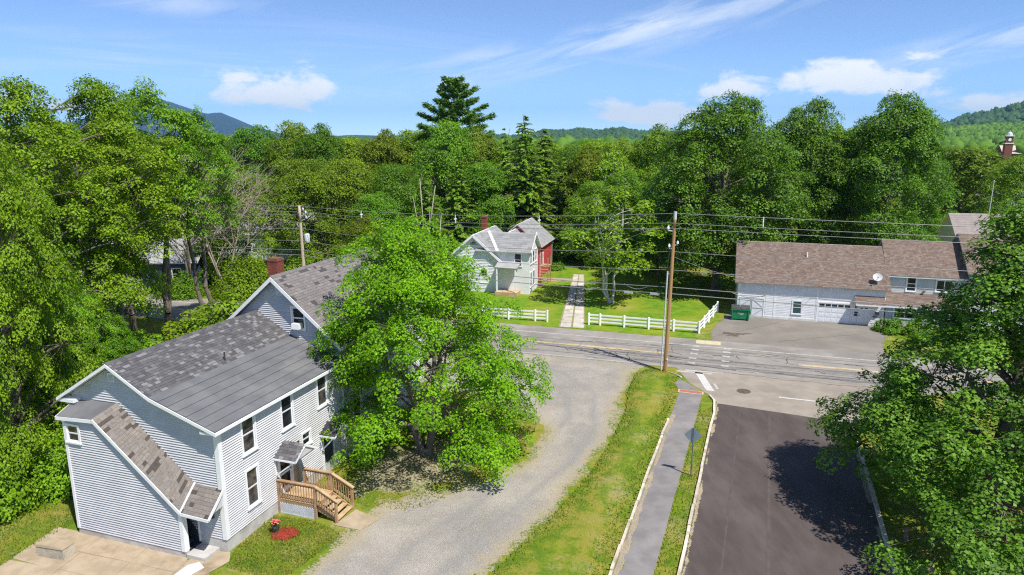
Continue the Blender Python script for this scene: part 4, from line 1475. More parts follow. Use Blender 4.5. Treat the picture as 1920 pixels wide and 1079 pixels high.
# ------------------------------------------------------------------ white farmhouse with red barn across the road
def farmhouse():
    f = thing('farmhouse', 'white farmhouse with pale grey roof and red barn ell across the road', 'house', (2.31, 72.19, 0), -R_(15))
    sp = (pal('silver'), (5, 4, 4, 1.5, 3), .30, .7)
    w1, r1 = gabled(f, -9.0, -3.2, -2.0, 6.0, 3.55, 6.05, 'y', 'siding_white', 'trim', .35, 'main_wall', 'main_roof', sp, 60, near=(-4, -2, 5))
    fr = Plane((0, -2.004, 0), (1, 0, 0), (0, -1, 0))
    clapboards(w1, fr, [(-9.0, .4), (-3.2, .4), (-3.2, 3.55), (-6.1, 6.0), (-9.0, 3.55)], [(-7.5, -6.6, 1.0, 2.5), (-5.4, -4.5, 1.0, 2.5)], 'siding_white', .16)
    window(f, fr, -7.4, -6.7, 1.05, 2.45)
    window(f, fr, -5.3, -4.6, 1.05, 2.45)
    window(f, fr, -4.35, -4.05, 3.0, 3.6)
    window(f, fr, -8.15, -7.75, 3.05, 3.75)
    v = MB().poly([fr.pt(-6.55, 5.05, .03), fr.pt(-5.65, 5.05, .03), fr.pt(-6.1, 5.5, .03)]).build('gable_vent', 'dark_void', f)
    for s in (-1, 1):
        MB().beam((-6.1, -2.33, 6.06), (-6.1 + s * 3.25, -2.33, 6.06 - 3.25 * .862), .05, .24).build('rake_board', 'trim', r1)
    # cross wing with east gable
    w2, r2 = gabled(f, -5.5, .0, -2.02, 2.1, 4.62, 6.15, 'x', 'siding_white', 'trim', .30, 'bay_wall', 'cross_roof', sp, 30, near=(-1, -2, 5))
    east = Plane((.004, 0, 0), (0, 1, 0), (1, 0, 0))
    south = Plane((0, -2.024, 0), (1, 0, 0), (0, -1, 0))
    for (a, b, c, d) in ((-1.6, -.95, 3.15, 4.4), (-.45, .25, 3.15, 4.4), (.7, 1.3, 3.15, 4.4), (-1.5, -.9, .7, 2.2), (-.3, .4, .7, 2.2)):
        window(f, east, a, b, c, d)
    window(f, south, -1.55, -.85, 3.0, 4.3)
    for s in (-1, 1):
        MB().beam((.32, .04, 6.27), (.32, .04 + s * 2.4, 6.27 - 2.4 * .7427), .05, .2).build('rake_board', 'trim', r2)
    MB().beam((-3.35, -2.32, 4.56), (-5.0, .02, 6.32), .28, .03, (0, -.6, .8)).build('valley_flashing', 'vinyl_white', r2)
    # porch roof beside the gable
    MB().slab([(-3.3, -3.6, 3.05), (-.9, -3.6, 3.0), (-.9, -2.05, 3.4), (-3.3, -2.05, 3.5)], (0, -.23, .97), .10).build('porch_roof', 'roof_light', f)
    for x in (-3.1, -1.1):
        MB().box(x - .07, x + .07, -3.55, -3.41, 0, 2.95).build('porch_post', 'trim', f)
    MB().box(-3.3, -.9, -3.6, -2.05, .0, .45).build('porch_floor', 'wood_deck', f)
    # ell joining house and barn
    gabled(f, -5.6, -1.6, 2.1, 6.8, 3.7, 5.75, 'y', 'siding_white', 'trim', .3, 'ell_wall', 'ell_roof', sp, 0)
    # red barn
    w3, r3 = gabled(f, -6.1, -.75, 6.5, 13.3, 3.95, 6.25, 'y', 'red_paint', 'wall_plain', .3, 'barn_wall', 'barn_roof', sp, 30, near=(-1, 6, 4))
    be = Plane((-.746, 0, 0), (0, 1, 0), (1, 0, 0))
    for i in range(22):
        y0 = 6.52 + i * .307
        mb = MB()
        be.box(mb, y0, y0 + .298, .25, 3.92, 0, .02)
        mb.build('barn_board', 'red_paint', w3)
    window(f, be, 7.6, 8.25, 1.45, 2.8, out=.06)
    mb = MB()
    be.box(mb, 10.3, 11.4, .3, 2.45, .02, .05)
    d = mb.build('barn_door', 'red_paint', f)
    MB().box(-.69, -.66, 10.45, 10.5, 1.2, 1.35).build('handle', 'iron', d)
    for y in (6.5, 13.3):
        MB().box(-.76, -.715, y - .06, y + .06, .2, 3.95).build('corner_board', 'trim', w3)
    brick_stack(f, -6.6, 3.6, 5.0, 7.35, .28)
    # outside steps and posts at the back door
    st = MB().box(-.2, .9, 3.6, 5.2, 1.95, 2.05).build('back_landing', 'wood_rail', f)
    for (x, y) in ((.8, 3.7), (.8, 5.1)):
        MB().box(x - .05, x + .05, y - .05, y + .05, 0, 3.0).build('post', 'wood_rail', st)
    for i in range(7):
        MB().box(-.1, .8, 3.6 - i * .28 - .28, 3.6 - i * .28, 1.95 - (i + 1) * .27, 2.0 - (i + 1) * .27).build('step', 'wood_rail', st)
    return f


farmhouse()


# ------------------------------------------------------------------ white garage with russet roof
def garage():
    g = thing('garage_barn', 'long low white garage with russet shingle roof behind the green dumpster', 'garage', (20.75, 61.23, 0), -R_(17))
    sp = (pal('russet'), (5, 4, 4, 3, 2), .135, .26)
    w, r = gabled(g, .0, 12.2, .0, 8.2, 3.42, 6.38, 'x', 'siding_white', 'wall_plain', .32, 'wall', 'roof', sp, 200, rpos=4.1, near=(6, 0, 4))
    fr = Plane((0, -.004, 0), (1, 0, 0), (0, -1, 0))
    doors = [(.15, 2.35, 0, 1.85), (6.85, 9.6, 0, 1.8), (10.15, 11.1, 0, 1.75)]
    clapboards(w, fr, [(0, .22), (12.2, .22), (12.2, 3.4), (0, 3.4)], [(4.65, 5.62, .5, 1.9)] + [(a - .1, b + .1, c, d + .1) for a, b, c, d in doors], 'siding_white', .15, .016)
    for x in (3.15, 6.68, 9.72, .02, 12.05):
        mb = MB()
        fr.box(mb, x, x + .14, .2, 3.38, 0, .03)
        mb.build('pilaster', 'trim', w)
    MB().box(-.03, 6.8, -.05, .0, -.02, .22).build('foundation', 'concrete_white', g)
    window(g, fr, 4.78, 5.50, .62, 1.76, 'green_glass', out=.05)
    # braced barn doors
    for k, (a, b) in enumerate(((.18, 1.24), (1.28, 2.34))):
        mb = MB()
        fr.box(mb, a, b, .06, 1.84, 0, .03)
        d = mb.build('barn_door', 'siding_white', g)
        for q in ((a, a + .07, .06, 1.84), (b - .07, b, .06, 1.84), (a + .07, b - .07, 1.77, 1.84), (a + .07, b - .07, .90, .97), (a + .07, b - .07, .06, .13)):
            mb = MB()
            fr.box(mb, *q, .03, .055)
            mb.build('rail', 'siding_grey', d)
        s, e = (a + .07, b - .07) if k else (b - .07, a + .07)
        MB().beam(fr.pt(s, 1.74, .042), fr.pt(e, .98, .042), .07, .02, (0, 1, 0)).build('brace', 'siding_grey', d)
        MB().beam(fr.pt(s, .16, .042), fr.pt(e, .88, .042), .07, .02, (0, 1, 0)).build('brace', 'siding_grey', d)
    # panelled overhead door
    mb = MB()
    fr.box(mb, 6.78, 6.90, 0, 1.86, 0, .05)
    fr.box(mb, 9.55, 9.67, 0, 1.86, 0, .05)
    fr.box(mb, 6.78, 9.67, 1.76, 1.90, 0, .055)
    od = mb.build('overhead_door', 'trim', g)
    for i in range(4):
        z0 = .03 + i * .432
        mb = MB()
        fr.box(mb, 6.91, 9.54, z0, z0 + .424, 0, .018)
        mb.build('door_section', 'door_white', od)
        for j in range(5):
            a = 6.98 + j * .515
            mb = MB()
            fr.box(mb, a, a + .43, z0 + .08, z0 + .35, .018, .030)
            mb.build('pane' if i == 3 else 'panel', 'glass' if i == 3 else 'door_white', od)
    # entrance with small porch roof
    mb = MB()
    fr.box(mb, 10.12, 10.20, 0, 1.76, 0, .05)
    fr.box(mb, 11.02, 11.10, 0, 1.76, 0, .05)
    fr.box(mb, 10.2, 11.02, 1.68, 1.76, 0, .05)
    d = mb.build('entrance_door', 'trim', g)
    mb = MB()
    fr.box(mb, 10.2, 11.02, .1, 1.68, 0, .025)
    mb.build('door_leaf', 'door_white', d)
    for a in (10.30, 10.66):
        mb = MB()
        fr.box(mb, a, a + .22, 1.40, 1.55, .025, .032)
        mb.build('pane', 'glass', d)
    MB().box(10.25, 10.29, -.07, -.03, .8, .9).build('handle', 'iron', d)
    pr = MB().slab([(9.75, -1.0, 2.05), (12.1, -1.0, 2.05), (12.1, -.03, 2.62), (9.75, -.03, 2.62)], (0, -.5, .87), .08).build('porch_roof', 'trim', g)
    shingles(pr, (9.75, -1.0, 2.055), (12.1, -1.0, 2.055), (12.1, -.03, 2.625), (9.75, -.03, 2.625), pal('russet'), (5, 4, 4, 3, 2), .16, .42, 0, None, 41)
    MB().box(9.75, 12.1, -1.02, -.985, 1.93, 2.04).build('fascia', 'trim', pr)
    for (x, z, wd, hh) in ((9.85, 1.02, .26, .14), (9.85, .80, .26, .14), (11.35, .78, .3, .12), (11.5, 1.0, .28, .26)):
        mb = MB()
        fr.box(mb, x, x + wd, z, z + hh, .02, .10)
        mb.build('letter_box', 'black_roof', g)
    mb = MB()
    fr.box(mb, 9.72, 10.14, 1.0, 1.3, .02, .035)
    mb.build('meter_panel', 'trim', g)
    MB().tube((9.92, -.12, 1.45), (9.92, -.12, 1.68), .06).build('wall_lamp', 'iron', g)
    mb = MB()
    fr.box(mb, 8.85, 9.75, 3.08, 3.3, .02, .05)
    mb.build('louvre_vent', 'metal_grey', g)
    MB().tube((5.9, 2.6, 5.0), (5.9, 2.6, 5.85), .06).build('vent_pipe', 'vinyl_white', g)
    # satellite dish standing on the roof
    dsh = thing('satellite_dish', 'grey satellite dish on the right end of the garage roof', 'satellite dish')
    M = Matrix.Translation((20.75, 61.23, 0)) @ Matrix.Rotation(-R_(17), 4, 'Z')
    p = M @ Vector((11.45, .35, 3.62))
    dsh.location = p
    dsh.rotation_euler = (0, 0, R_(-25))
    MB().path([(0, 0, .05), (0, -.02, .42), (0, -.14, .58)], .03).build('mast', 'metal_grey', dsh)
    MB().box(-.12, .12, -.10, .10, -.10, .05).build('foot', 'metal_grey', dsh)
    mb = MB()
    k = 20
    prof = [(0, 0), (.15, .015), (.28, .05), (.38, .10)]
    mb.lathe([(q, z) for q, z in prof], k)
    mb.f.pop()
    mb.m.pop()
    rim = mb.build('reflector', 'conduit', dsh, True)
    rim.location = (0, -.16, .66)
    rim.rotation_euler = (R_(52), 0, 0)
    MB().beam((0, -.12, .52), (0, -.60, .72), .03, .03).build('arm', 'metal_grey', dsh)
    MB().box(-.05, .05, -.66, -.56, .68, .78).build('receiver', 'metal_grey', dsh)
    return g


garage()


def grey_house():
    g = thing('grey_house', 'pale grey two-storey house with russet roofs and sunporch beside the garage', 'house', (20.75, 61.23, 0), -R_(17))
    sp = (pal('russet'), (5, 4, 4, 3, 2), .135, .26)
    w, r = gabled(g, 12.62, 18.6, 1.6, 7.8, 4.55, 6.95, 'x', 'siding_grey', 'wall_plain', .35, 'wall', 'roof', sp, 120, near=(15, 1, 5))
    fr = Plane((0, 1.596, 0), (1, 0, 0), (0, -1, 0))
    clapboards(w, fr, [(12.62, 2.4), (18.6, 2.4), (18.6, 4.55), (12.62, 4.55)], [(13.95, 14.9, 2.85, 4.4), (16.2, 17.75, 2.95, 4.2), (18.3, 18.6, 3.2, 4.2)], 'siding_grey', .14, .015)
    window(g, fr, 14.08, 14.76, 2.98, 4.28)
    window(g, fr, 16.36, 17.56, 3.08, 4.05, split='v')
    MB().box(12.3, 18.85, 1.22, 1.27, 4.2, 4.38).build('fascia', 'trim', r)
    # vent hood on the wall
    MB().path([(15.45, 1.62, 3.0), (15.45, 1.40, 3.02), (15.42, 1.32, 3.16)], .10, 8).build('exhaust_pipe', 'metal_grey', g)
    # sunporch
    mb = MB().box(12.3, 17.2, .0, 1.6, 0, 1.95)
    sw = mb.build('sunporch_wall', 'siding_grey', g)
    f2 = Plane((0, -.004, 0), (1, 0, 0), (0, -1, 0))
    clapboards(sw, f2, [(12.3, .1), (17.2, .1), (17.2, 1.93), (12.3, 1.93)], [(12.85, 14.75, .75, 1.9), (15.15, 17.05, .75, 1.9)], 'siding_grey', .14, .015)
    window(g, f2, 12.98, 14.62, .88, 1.76, split='v')
    window(g, f2, 15.28, 16.92, .88, 1.76, split='v')
    pr = MB().slab([(12.15, -.35, 1.95), (17.4, -.35, 1.95), (17.4, 1.6, 2.78), (12.15, 1.6, 2.78)], (0, -.39, .92), .09).build('sunporch_roof', 'trim', g)
    shingles(pr, (12.15, -.37, 1.955), (17.4, -.37, 1.955), (17.4, 1.58, 2.785), (12.15, 1.58, 2.785), pal('russet'), (5, 4, 4, 3, 2), .16, .42, 0, None, 45)
    MB().box(12.15, 17.4, -.39, -.36, 1.80, 1.93).build('fascia', 'trim', pr)
    # taller block to the right
    gabled(g, 18.62, 26.0, 1.0, 8.4, 5.1, 7.75, 'x', 'siding_grey', 'wall_plain', .35, 'tall_wall', 'tall_roof', sp, 0)
    return g


grey_house()


def simple_house(name, label, loc, rot, wx, wy, ze, zr, axis, wallm, roofpal, wins, chim=None, doors=()):
    g = thing(name, label, 'house', (*loc, 0), rot)
    w, r = gabled(g, -wx / 2, wx / 2, 0, wy, ze, zr, axis, wallm, 'trim', .4, shing=(roofpal, (4, 4, 3, 2, 2), .4, 1.0))
    pl = Plane((0, -.004, 0), (1, 0, 0), (0, -1, 0))
    for (a, b, c, d) in wins:
        window(g, pl, a, b, c, d)
    for (a, b, c, d) in doors:
        mb = MB()
        pl.box(mb, a, b, c, d, 0, .05)
        dd = mb.build('door', 'door_white', g)
        for i in range(int((d - c) / .35)):
            mb = MB()
            pl.box(mb, a + .06, b - .06, c + .04 + i * .35, c + .34 + i * .35, .05, .065)
            mb.build('panel', 'door_white', dd)
    if chim:
        brick_stack(g, *chim)
    return g


simple_house('blue_house', 'dark blue house with pale roof among the trees beyond the left road', (-40.5, 73.0), R_(4), 12.0, 7.0, 3.0, 4.9, 'x', 'blue_paint', ['roof_light'] * 5,
             [(-3.2, -2.4, .9, 2.2), (-1.0, -.2, .9, 2.2), (3.4, 4.3, .9, 2.2)], None, ())
simple_house('small_garage', 'small pale shed with ribbed white garage door beyond the left road', (-42.2, 67.6), R_(4), 4.6, 5.0, 2.5, 3.7, 'x', 'siding_white', ['roof_light'] * 5, [], None, [(-.9, 1.5, 0, 2.1)])
simple_house('hidden_house', 'house with broad grey roof half hidden behind bare trees on the left', (-35.5, 92.0), R_(-12), 13.0, 9.0, 3.6, 7.2, 'x', 'siding_white', pal('silver'),
             [(-4.5, -3.6, 1.0, 2.4), (-1, .0, 1, 2.4), (3, 4, 1, 2.4)], None)
simple_house('brown_roofed_house', 'low building with plain brown roof beyond the grey house, upper right', (59.6, 84.0), R_(-14), 7.6, 7.0, 3.9, 6.6, 'x', 'siding_white', ['slate_far'] * 5,
             [(-2.5, -1.6, 1, 2.4)], None)
simple_house('white_gabled_house', 'tall white gabled house among trees at the far right edge', (88.5, 122.0), R_(-35), 9.5, 12.0, 6.0, 9.2, 'y', 'siding_white', ['slate_far'] * 5,
             [(-3, -2, 1, 2.5), (-.5, .5, 1, 2.5), (2, 3, 1, 2.5), (-2.6, -1.7, 3.8, 5.2), (1.7, 2.6, 3.8, 5.2)], None)


def clock_tower():
    g = thing('clock_tower', 'distant brick clock tower with pale domed cupola above the treetops', 'tower', (249.0, 350, 0), R_(-20))
    g.scale = (.8, .8, .97)
    b = MB().box(-2.1, 2.1, -2.1, 2.1, 0, 14.2).build('shaft', 'brick_dark', g)
    MB().box(-2.4, 2.4, -2.4, 2.4, 14.2, 14.7).build('cornice', 'trim', g)
    bel = MB()
    for sx in (-1, 1):
        for sy in (-1, 1):
            bel.box(sx * 1.5 - .35, sx * 1.5 + .35, sy * 1.5 - .35, sy * 1.5 + .35, 14.7, 18.0)
    bel.box(-1.1, 1.1, -1.1, 1.1, 14.7, 18.0)
    bel.build('belfry', 'brick_dark', g)
    for (s, ax) in ((-1, 'y'), (1, 'x')):
        mb = MB()
        mb.lathe([(0, 0), (.85, 0), (.85, .1)], 18)
        c = mb.build('clock_face', 'vinyl_white', g)
        c.location = (0, -2.0, 16.3) if ax == 'y' else (-2.0, 0, 16.3)
        c.rotation_euler = (R_(90), 0, 0) if ax == 'y' else (0, R_(-90), 0)
    MB().box(-2.3, 2.3, -2.3, 2.3, 18.0, 18.4).build('cornice', 'trim', g)
    MB().lathe([(1.7, 18.4), (1.65, 18.9), (1.4, 19.5), (.9, 20.0), (.3, 20.3), (.08, 20.5), (.05, 21.4)], 14).build('cupola', 'siding_grey', g)
    h = thing('town_hall', 'distant hall with pale pinkish roof beside the clock tower', 'building', (262, 356, 0), R_(-20))
    gabled(h, -9, 14, 0, 14, 9.0, 12.8, 'x', 'brick_dark', 'roof_pink', .5)
    MB().lathe([(.7, 12.4), (.7, 14.0), (.9, 14.1), (.1, 16.6)], 8, (2, 7)).build('spire', 'siding_grey', h)


mat('roof_pink', (.50, .40, .36), (.55, .45, .41), .5, .8)
clock_tower()
# ------------------------------------------------------------------ fences
def fence(label, pts, nposts, h=1.02):
    t = thing('rail_fence', label, 'fence', (pts[0][0], pts[0][1], 0), 0, 'white rail fences')
    o = Vector((pts[0][0], pts[0][1], 0))
    P_ = []
    for (a, b), n in zip(zip(pts[:-1], pts[1:]), nposts):
        for i in range(n):
            P_.append(Vector((*a, 0)).lerp(Vector((*b, 0)), i / n) - o)
    P_.append(Vector((*pts[-1], 0)) - o)
    for p in P_:
        mb = MB()
        mb.box(p.x - .075, p.x + .075, p.y - .075, p.y + .075, 0, h)
        mb.hexa(((p.x - .09, p.y - .09, h), (p.x + .09, p.y - .09, h), (p.x + .09, p.y + .09, h), (p.x - .09, p.y + .09, h),
                 (p.x - .02, p.y - .02, h + .07), (p.x + .02, p.y - .02, h + .07), (p.x + .02, p.y + .02, h + .07), (p.x - .02, p.y + .02, h + .07)))
        mb.build('post', 'vinyl_white', t)
    for a, b in zip(P_[:-1], P_[1:]):
        d = (b - a).normalized() * .074
        for z in (.30, .60, .90):
            MB().beam(a + d + Vector((0, 0, z)), b - d + Vector((0, 0, z)), .045, .135).build('rail', 'vinyl_white', t)


fence('long white three-rail fence turning a corner in front of the farmhouse lawn', [(6.79, 58.25), (7.75, 58.0), (15.77, 55.45), (19.4, 62.6)], (1, 4, 4))
fence('short white three-rail fence left of the farmhouse drive', [(-7.5, 62.0), (2.1, 59.45), (3.17, 59.2)], (4, 1))


# ------------------------------------------------------------------ utility poles and wires
def insulator(parent, p, s=1.0):
    mb = MB()
    mb.lathe([(.03 * s, 0), (.03 * s, .05 * s), (.07 * s, .06 * s), (.05 * s, .11 * s), (.07 * s, .12 * s), (.04 * s, .18 * s), (.02 * s, .22 * s)], 8)
    o = mb.build('insulator', 'porcelain', parent)
    o.location = p
    return o


def pole1():
    B = Vector((10.79, 45.78, 0))
    t = thing('utility_pole', 'tall brown wooden utility pole with grey conduit on the grass tip', 'utility pole', B)
    lean = Vector((.16, 0, 0))
    top = Vector((.0, 0, 0)) + lean + Vector((0, 0, 11.24))
    mb = MB()
    n = 10
    for i in range(n):
        a, b = i / n, (i + 1) / n
        mb.tube(top * a, top * b, .150 - .048 * a, .150 - .048 * b, 14, i == n - 1)
    mb.build('pole', 'wood_pole', t, True)
    MB().tube(top * .955, top * 1.002, .110, .108, 14).build('cap_band', 'conduit', t)
    MB().tube(Vector((-.30, -.02, 0)), Vector((-.17, -.02, 7.2)), .05, .055, 10).build('conduit', 'conduit', t)
    for z in (1.2, 3.2, 5.2, 7.0):
        x = -.30 + .13 * z / 7.2
        MB().box(x - .02, x + .25, -.06, .02, z, z + .06).build('bracket', 'metal_grey', t)
    for (z, l, s) in ((9.95, -.42, 1.4), (8.75, -.28, 1.3)):
        c = top * (z / 11.24)
        MB().beam(c, c + Vector((l, -.05, .05)), .05, .05).build('arm', 'conduit', t)
        insulator(t, c + Vector((l, -.05, .07)), s)
    c = top * (9.0 / 11.24)
    MB().beam(c, c + Vector((.28, -.05, .02)), .05, .05).build('arm', 'conduit', t)
    insulator(t, c + Vector((.28, -.05, .04)), 1.2)
    # riser leads from the conduit head
    MB().path([Vector((-.17, -.02, 7.2)), Vector((-.20, -.05, 7.9)), Vector((-.10, -.06, 8.5)), Vector((-.05, -.1, 8.85))], .022).build('riser_lead', 'wire', t)
    MB().box(.02, .09, -.20, -.17, .9, 1.02).build('tag_plate', 'mark_white', t)
    return t


def pole2():
    B = Vector((-20.3, 65.6, 0))
    t = thing('utility_pole', 'weathered utility pole with transformer beyond the near house roof', 'utility pole', B)
    mb = MB()
    for i in range(6):
        a, b = i / 6, (i + 1) / 6
        mb.tube((-.1 * a, 0, 9.8 * a), (-.1 * b, 0, 9.8 * b), .19 - .06 * a, .19 - .06 * b, 12, i == 5)
    mb.build('pole', 'wood_old', t, True)
    MB().lathe([(.0, 6.2), (.24, 6.22), (.26, 6.3), (.26, 7.0), (.22, 7.08), (.06, 7.12)], 14, (.48, -.05)).build('transformer', 'conduit', t, True)
    MB().box(-.02, .3, -.08, -.02, 6.6, 6.7).build('bracket', 'metal_grey', t)
    for z in (8.3, 8.75):
        MB().beam((-.08, 0, z), (.5, -.05, z + .25), .05, .05).build('arm', 'conduit', t)
        insulator(t, (.5, -.05, z + .25), 1.4)
    insulator(t, (.25, -.05, 9.3), 1.4)
    return t


pole1()
pole2()


def far_pole():
    t = thing('flag_pole', 'thin pale bare pole rising behind the brown roofed building', 'pole', (66.3, 95, 0))
    MB().tube((0, 0, 0), (.1, 0, 10.3), .10, .05, 8).build('shaft', 'conduit', t)
    MB().lathe([(.06, 10.3), (.10, 10.36), (.02, 10.5)], 8, (.1, 0)).build('cap', 'conduit', t)


far_pole()


def wire(label, pts, r, m='wire_grey', sag=.5, n=14, spacers=()):
    """sagging span(s) between points"""
    P_ = []
    for a, b in zip(pts[:-1], pts[1:]):
        a, b = Vector(a), Vector(b)
        for i in range(n):
            f = i / n
            q = a.lerp(b, f)
            q.z -= sag * 4 * f * (1 - f)
            P_.append(q)
    P_.append(Vector(pts[-1]))
    o = P_[0].copy()
    e = thing('overhead_wire', label, 'wire', o, 0, 'overhead wires along the road')
    MB().path([p - o for p in P_], r, 5).build('strand', m, e)
    for f in spacers:
        i = int(f * (len(P_) - 1))
        p = P_[i] - o
        d = (P_[i + 1] - P_[i]).normalized()
        sd = Vector((d.y, -d.x, 0))
        sp = MB()
        sp.beam(p + Vector((0, 0, .05)), p + Vector((0, 0, -.36)), .07, .05)
        sp.beam(p + sd * -.16 + Vector((0, 0, -.30)), p + sd * .16 + Vector((0, 0, -.30)), .06, .09)
        sp.beam(p + Vector((0, 0, -.36)), p + Vector((.0, 0, -.62)), .10, .05)
        sp.build('spacer', 'porcelain', e)
    return e


PX, PY = 10.95, 45.78
LX, LY = -20.2, 65.5
RX, RY = RD(75, 46.6)
FLX, FLY = RD(-120, 57.5)
wire('topmost overhead wire, carrying white spacers, from the brown pole past both sides', [(FLX, FLY, 9.6), (LX, LY, 9.75), (PX, PY, 11.15), (RX, RY, 11.6)], .020, spacers=(.42, .50, .59, .70, .765, .825))
wire('second overhead wire from the top, just under the spacer wire', [(FLX, FLY, 9.2), (LX + .5, LY, 9.2), (PX - .35, PY, 10.50), (RX, RY, 11.0)], .017)
wire('third overhead wire from the top, below the spacers', [(FLX, FLY, 8.9), (LX + .5, LY, 8.9), (PX - .35, PY, 10.15), (RX, RY, 10.7)], .017)
wire('single overhead wire at the middle arms of the brown pole', [(FLX, FLY, 7.0), (LX, LY, 7.6), (PX, PY, 8.55), (RX, RY, 8.9)], .018, sag=.6)
wire('overhead wire a little below the middle arms of the brown pole', [(FLX, FLY, 6.4), (LX, LY, 6.4), (PX, PY, 7.28), (RX, RY, 7.4)], .020, sag=.5)
wire('thick cable looping low on the brown pole, upper of the two lowest', [(FLX, FLY, 5.3), (LX, LY, 5.5), (PX, PY, 6.08), (RX, RY, 6.3)], .028, sag=.45)
e = wire('lowest thick cable with two grey splice boxes left of the brown pole', [(FLX, FLY, 4.9), (LX, LY, 5.0), (PX, PY, 5.62), (RX, RY, 5.8)], .030, sag=.45)
o = Vector(e.location)
for f in (.085, .032):
    a, b = Vector((PX, PY, 5.62)), Vector((LX, LY, 5.0))
    p = a.lerp(b, f)
    p.z -= .45 * 4 * f * (1 - f)
    d = (b - a).normalized()
    MB().beam(p - d * .33 - o - Vector((0, 0, .08)), p + d * .33 - o - Vector((0, 0, .08)), .11, .15).build('splice_box', 'conduit', e)
wire('thin service drop slanting from the brown pole to the garage eave', [(PX, PY, 8.2), (27.6, 58.9, 3.6)], .014, sag=.8)
# slack loops tied under the upper thick cable
for (f, side) in ((.045, 0), (.05, 1)):
    a, b = Vector((PX, PY, 6.08)), Vector((LX, LY, 5.5)) if side == 0 else Vector((RX, RY, 6.3))
    q0 = a.lerp(b, f)
    q1 = a.lerp(b, f + .05 if side == 0 else f + .03)
    lp = thing('cable_loop', 'slack cable loop hanging %s the brown pole' % ('just left of' if side == 0 else 'just right of'), 'cable', q0)
    pts = []
    for i in range(9):
        g = i / 8
        q = q0.lerp(q1, g) - q0
        q.z -= .28 * math.sin(math.pi * g) + .10
        pts.append(q)
    MB().path(pts, .022, 5).build('strand', 'wire_grey', lp)


# ------------------------------------------------------------------ diamond road sign seen from behind
def sign():
    t = thing('road_sign', 'diamond road sign seen from its grey back on a thin post', 'road sign', (8.69, 30.49, 0), R_(-14))
    mb = MB()
    mb.box(-.03, .03, -.012, .0, 0, 2.52)
    mb.box(-.03, -.018, -.045, -.012, 0, 2.52)
    mb.box(.018, .03, -.045, -.012, 0, 2.52)
    mb.build('post', 'galv', t)
    s = .43
    z = 2.13
    c = .06
    pts = []
    for k, (dx, dz) in enumerate(((0, -s), (s, 0), (0, s), (-s, 0))):
        nx_, nz_ = ((0, -s), (s, 0), (0, s), (-s, 0))[(k + 1) % 4]
        px_, pz_ = ((0, -s), (s, 0), (0, s), (-s, 0))[(k - 1) % 4]
        v0 = Vector((dx, 0, dz))
        pts.append(v0 + (Vector((px_, 0, pz_)) - v0).normalized() * c)
        pts.append(v0 + (Vector((nx_, 0, nz_)) - v0).normalized() * c)
    MB().slab([(p.x, .002, z + p.z) for p in pts], (0, -1, 0), .004).build('sign_plate', 'galv', t)
    for zz in (1.95, 2.32):
        MB().tube((0, -.05, zz), (0, .002, zz), .014, .014, 6).build('bolt', 'metal_grey', t)


sign()


# ------------------------------------------------------------------ dumpster
def dumpster():
    t = thing('dumpster', 'green metal dumpster with dark lid in front of the white garage', 'dumpster', (20.75, 60.15, 0), -R_(17))
    w, d, h = .82, .55, 1.02
    mb = MB()
    mb.hexa(((-w * .92, -d * .9, .12), (w * .92, -d * .9, .12), (w * .92, d, .12), (-w * .92, d, .12), (-w, -d * 1.05, h), (w, -d * 1.05, h), (w, d, h), (-w, d, h)))
    mb.build('body', 'dumpster', t)
    for k in range(5):
        x = -w * .85 + k * w * .425
        if k in (0, 4):
            MB().box(x - .04, x + .04, -d * 1.06 - .03, -d * .93, .15, h - .04).build('rib', 'dumpster', t)
    MB().box(-w - .04, w + .04, -d * 1.08 - .04, -d * 1.02, h - .06, h + .02).build('rim', 'dumpster', t)
    for s in (-1, 1):
        MB().hexa(((s * w * .5 - w * .47, -d * 1.12, h + .02), (s * w * .5 + w * .47, -d * 1.12, h + .02), (s * w * .5 + w * .47, d, h + .14), (s * w * .5 - w * .47, d, h + .14),
                   (s * w * .5 - w * .47, -d * 1.12, h + .07), (s * w * .5 + w * .47, -d * 1.12, h + .07), (s * w * .5 + w * .47, d, h + .19), (s * w * .5 - w * .47, d, h + .19))).build('lid', 'dark_lid', t)
        MB().box(s * (w + .02) - .05, s * (w + .02) + .05, -.12, .12, .55, .72).build('lift_pocket', 'dumpster', t)
        for y in (-.4, .4):
            MB().tube((s * w * .8, y - .04, .06), (s * w * .8, y + .04, .06), .06, .06, 10).build('wheel', 'iron', t)
    # worn white lettering: a looping word over a short line
    mb = MB()
    n = 18
    yy = lambda z: -d * .9 - (z - .12) / .9 * d * .15 - .006
    for i in range(n):
        a, b = i / n, (i + 1) / n
        za, zb = .66 + .05 * math.sin(a * 26), .66 + .05 * math.sin(b * 26)
        xa, xb = -.22 + .5 * a, -.22 + .5 * b
        mb.poly([(xa, yy(za - .015), za - .018), (xb, yy(zb - .015), zb - .018), (xb, yy(zb + .015), zb + .018), (xa, yy(za + .015), za + .018)])
    mb.poly([(-.05, yy(.55), .545), (.26, yy(.55), .545), (.26, yy(.57), .570), (-.05, yy(.57), .570)])
    mb.build('lettering', 'mark_white', t)


dumpster()

# ------------------------------------------------------------------ small things near the house
t = thing('concrete_block', 'weathered concrete block lying at the patio corner', 'block', (-17.95, 24.05, 0), R_(-14))
mb = MB()
mb.hexa(((-.68, -.26, 0), (.66, -.27, 0), (.70, .27, 0), (-.66, .25, 0), (-.66, -.24, .44), (.62, -.25, .47), (.66, .25, .47), (-.64, .24, .45)))
mb.build('body', 'concrete_block', t)
mb = MB()
mb.hexa(((-.69, -.27, .44), (.64, -.28, .47), (.68, .27, .47), (-.67, .26, .45), (-.66, -.25, .52), (.61, -.25, .55), (.65, .25, .55), (-.64, .24, .53)))
mb.build('cap', 'concrete', t)

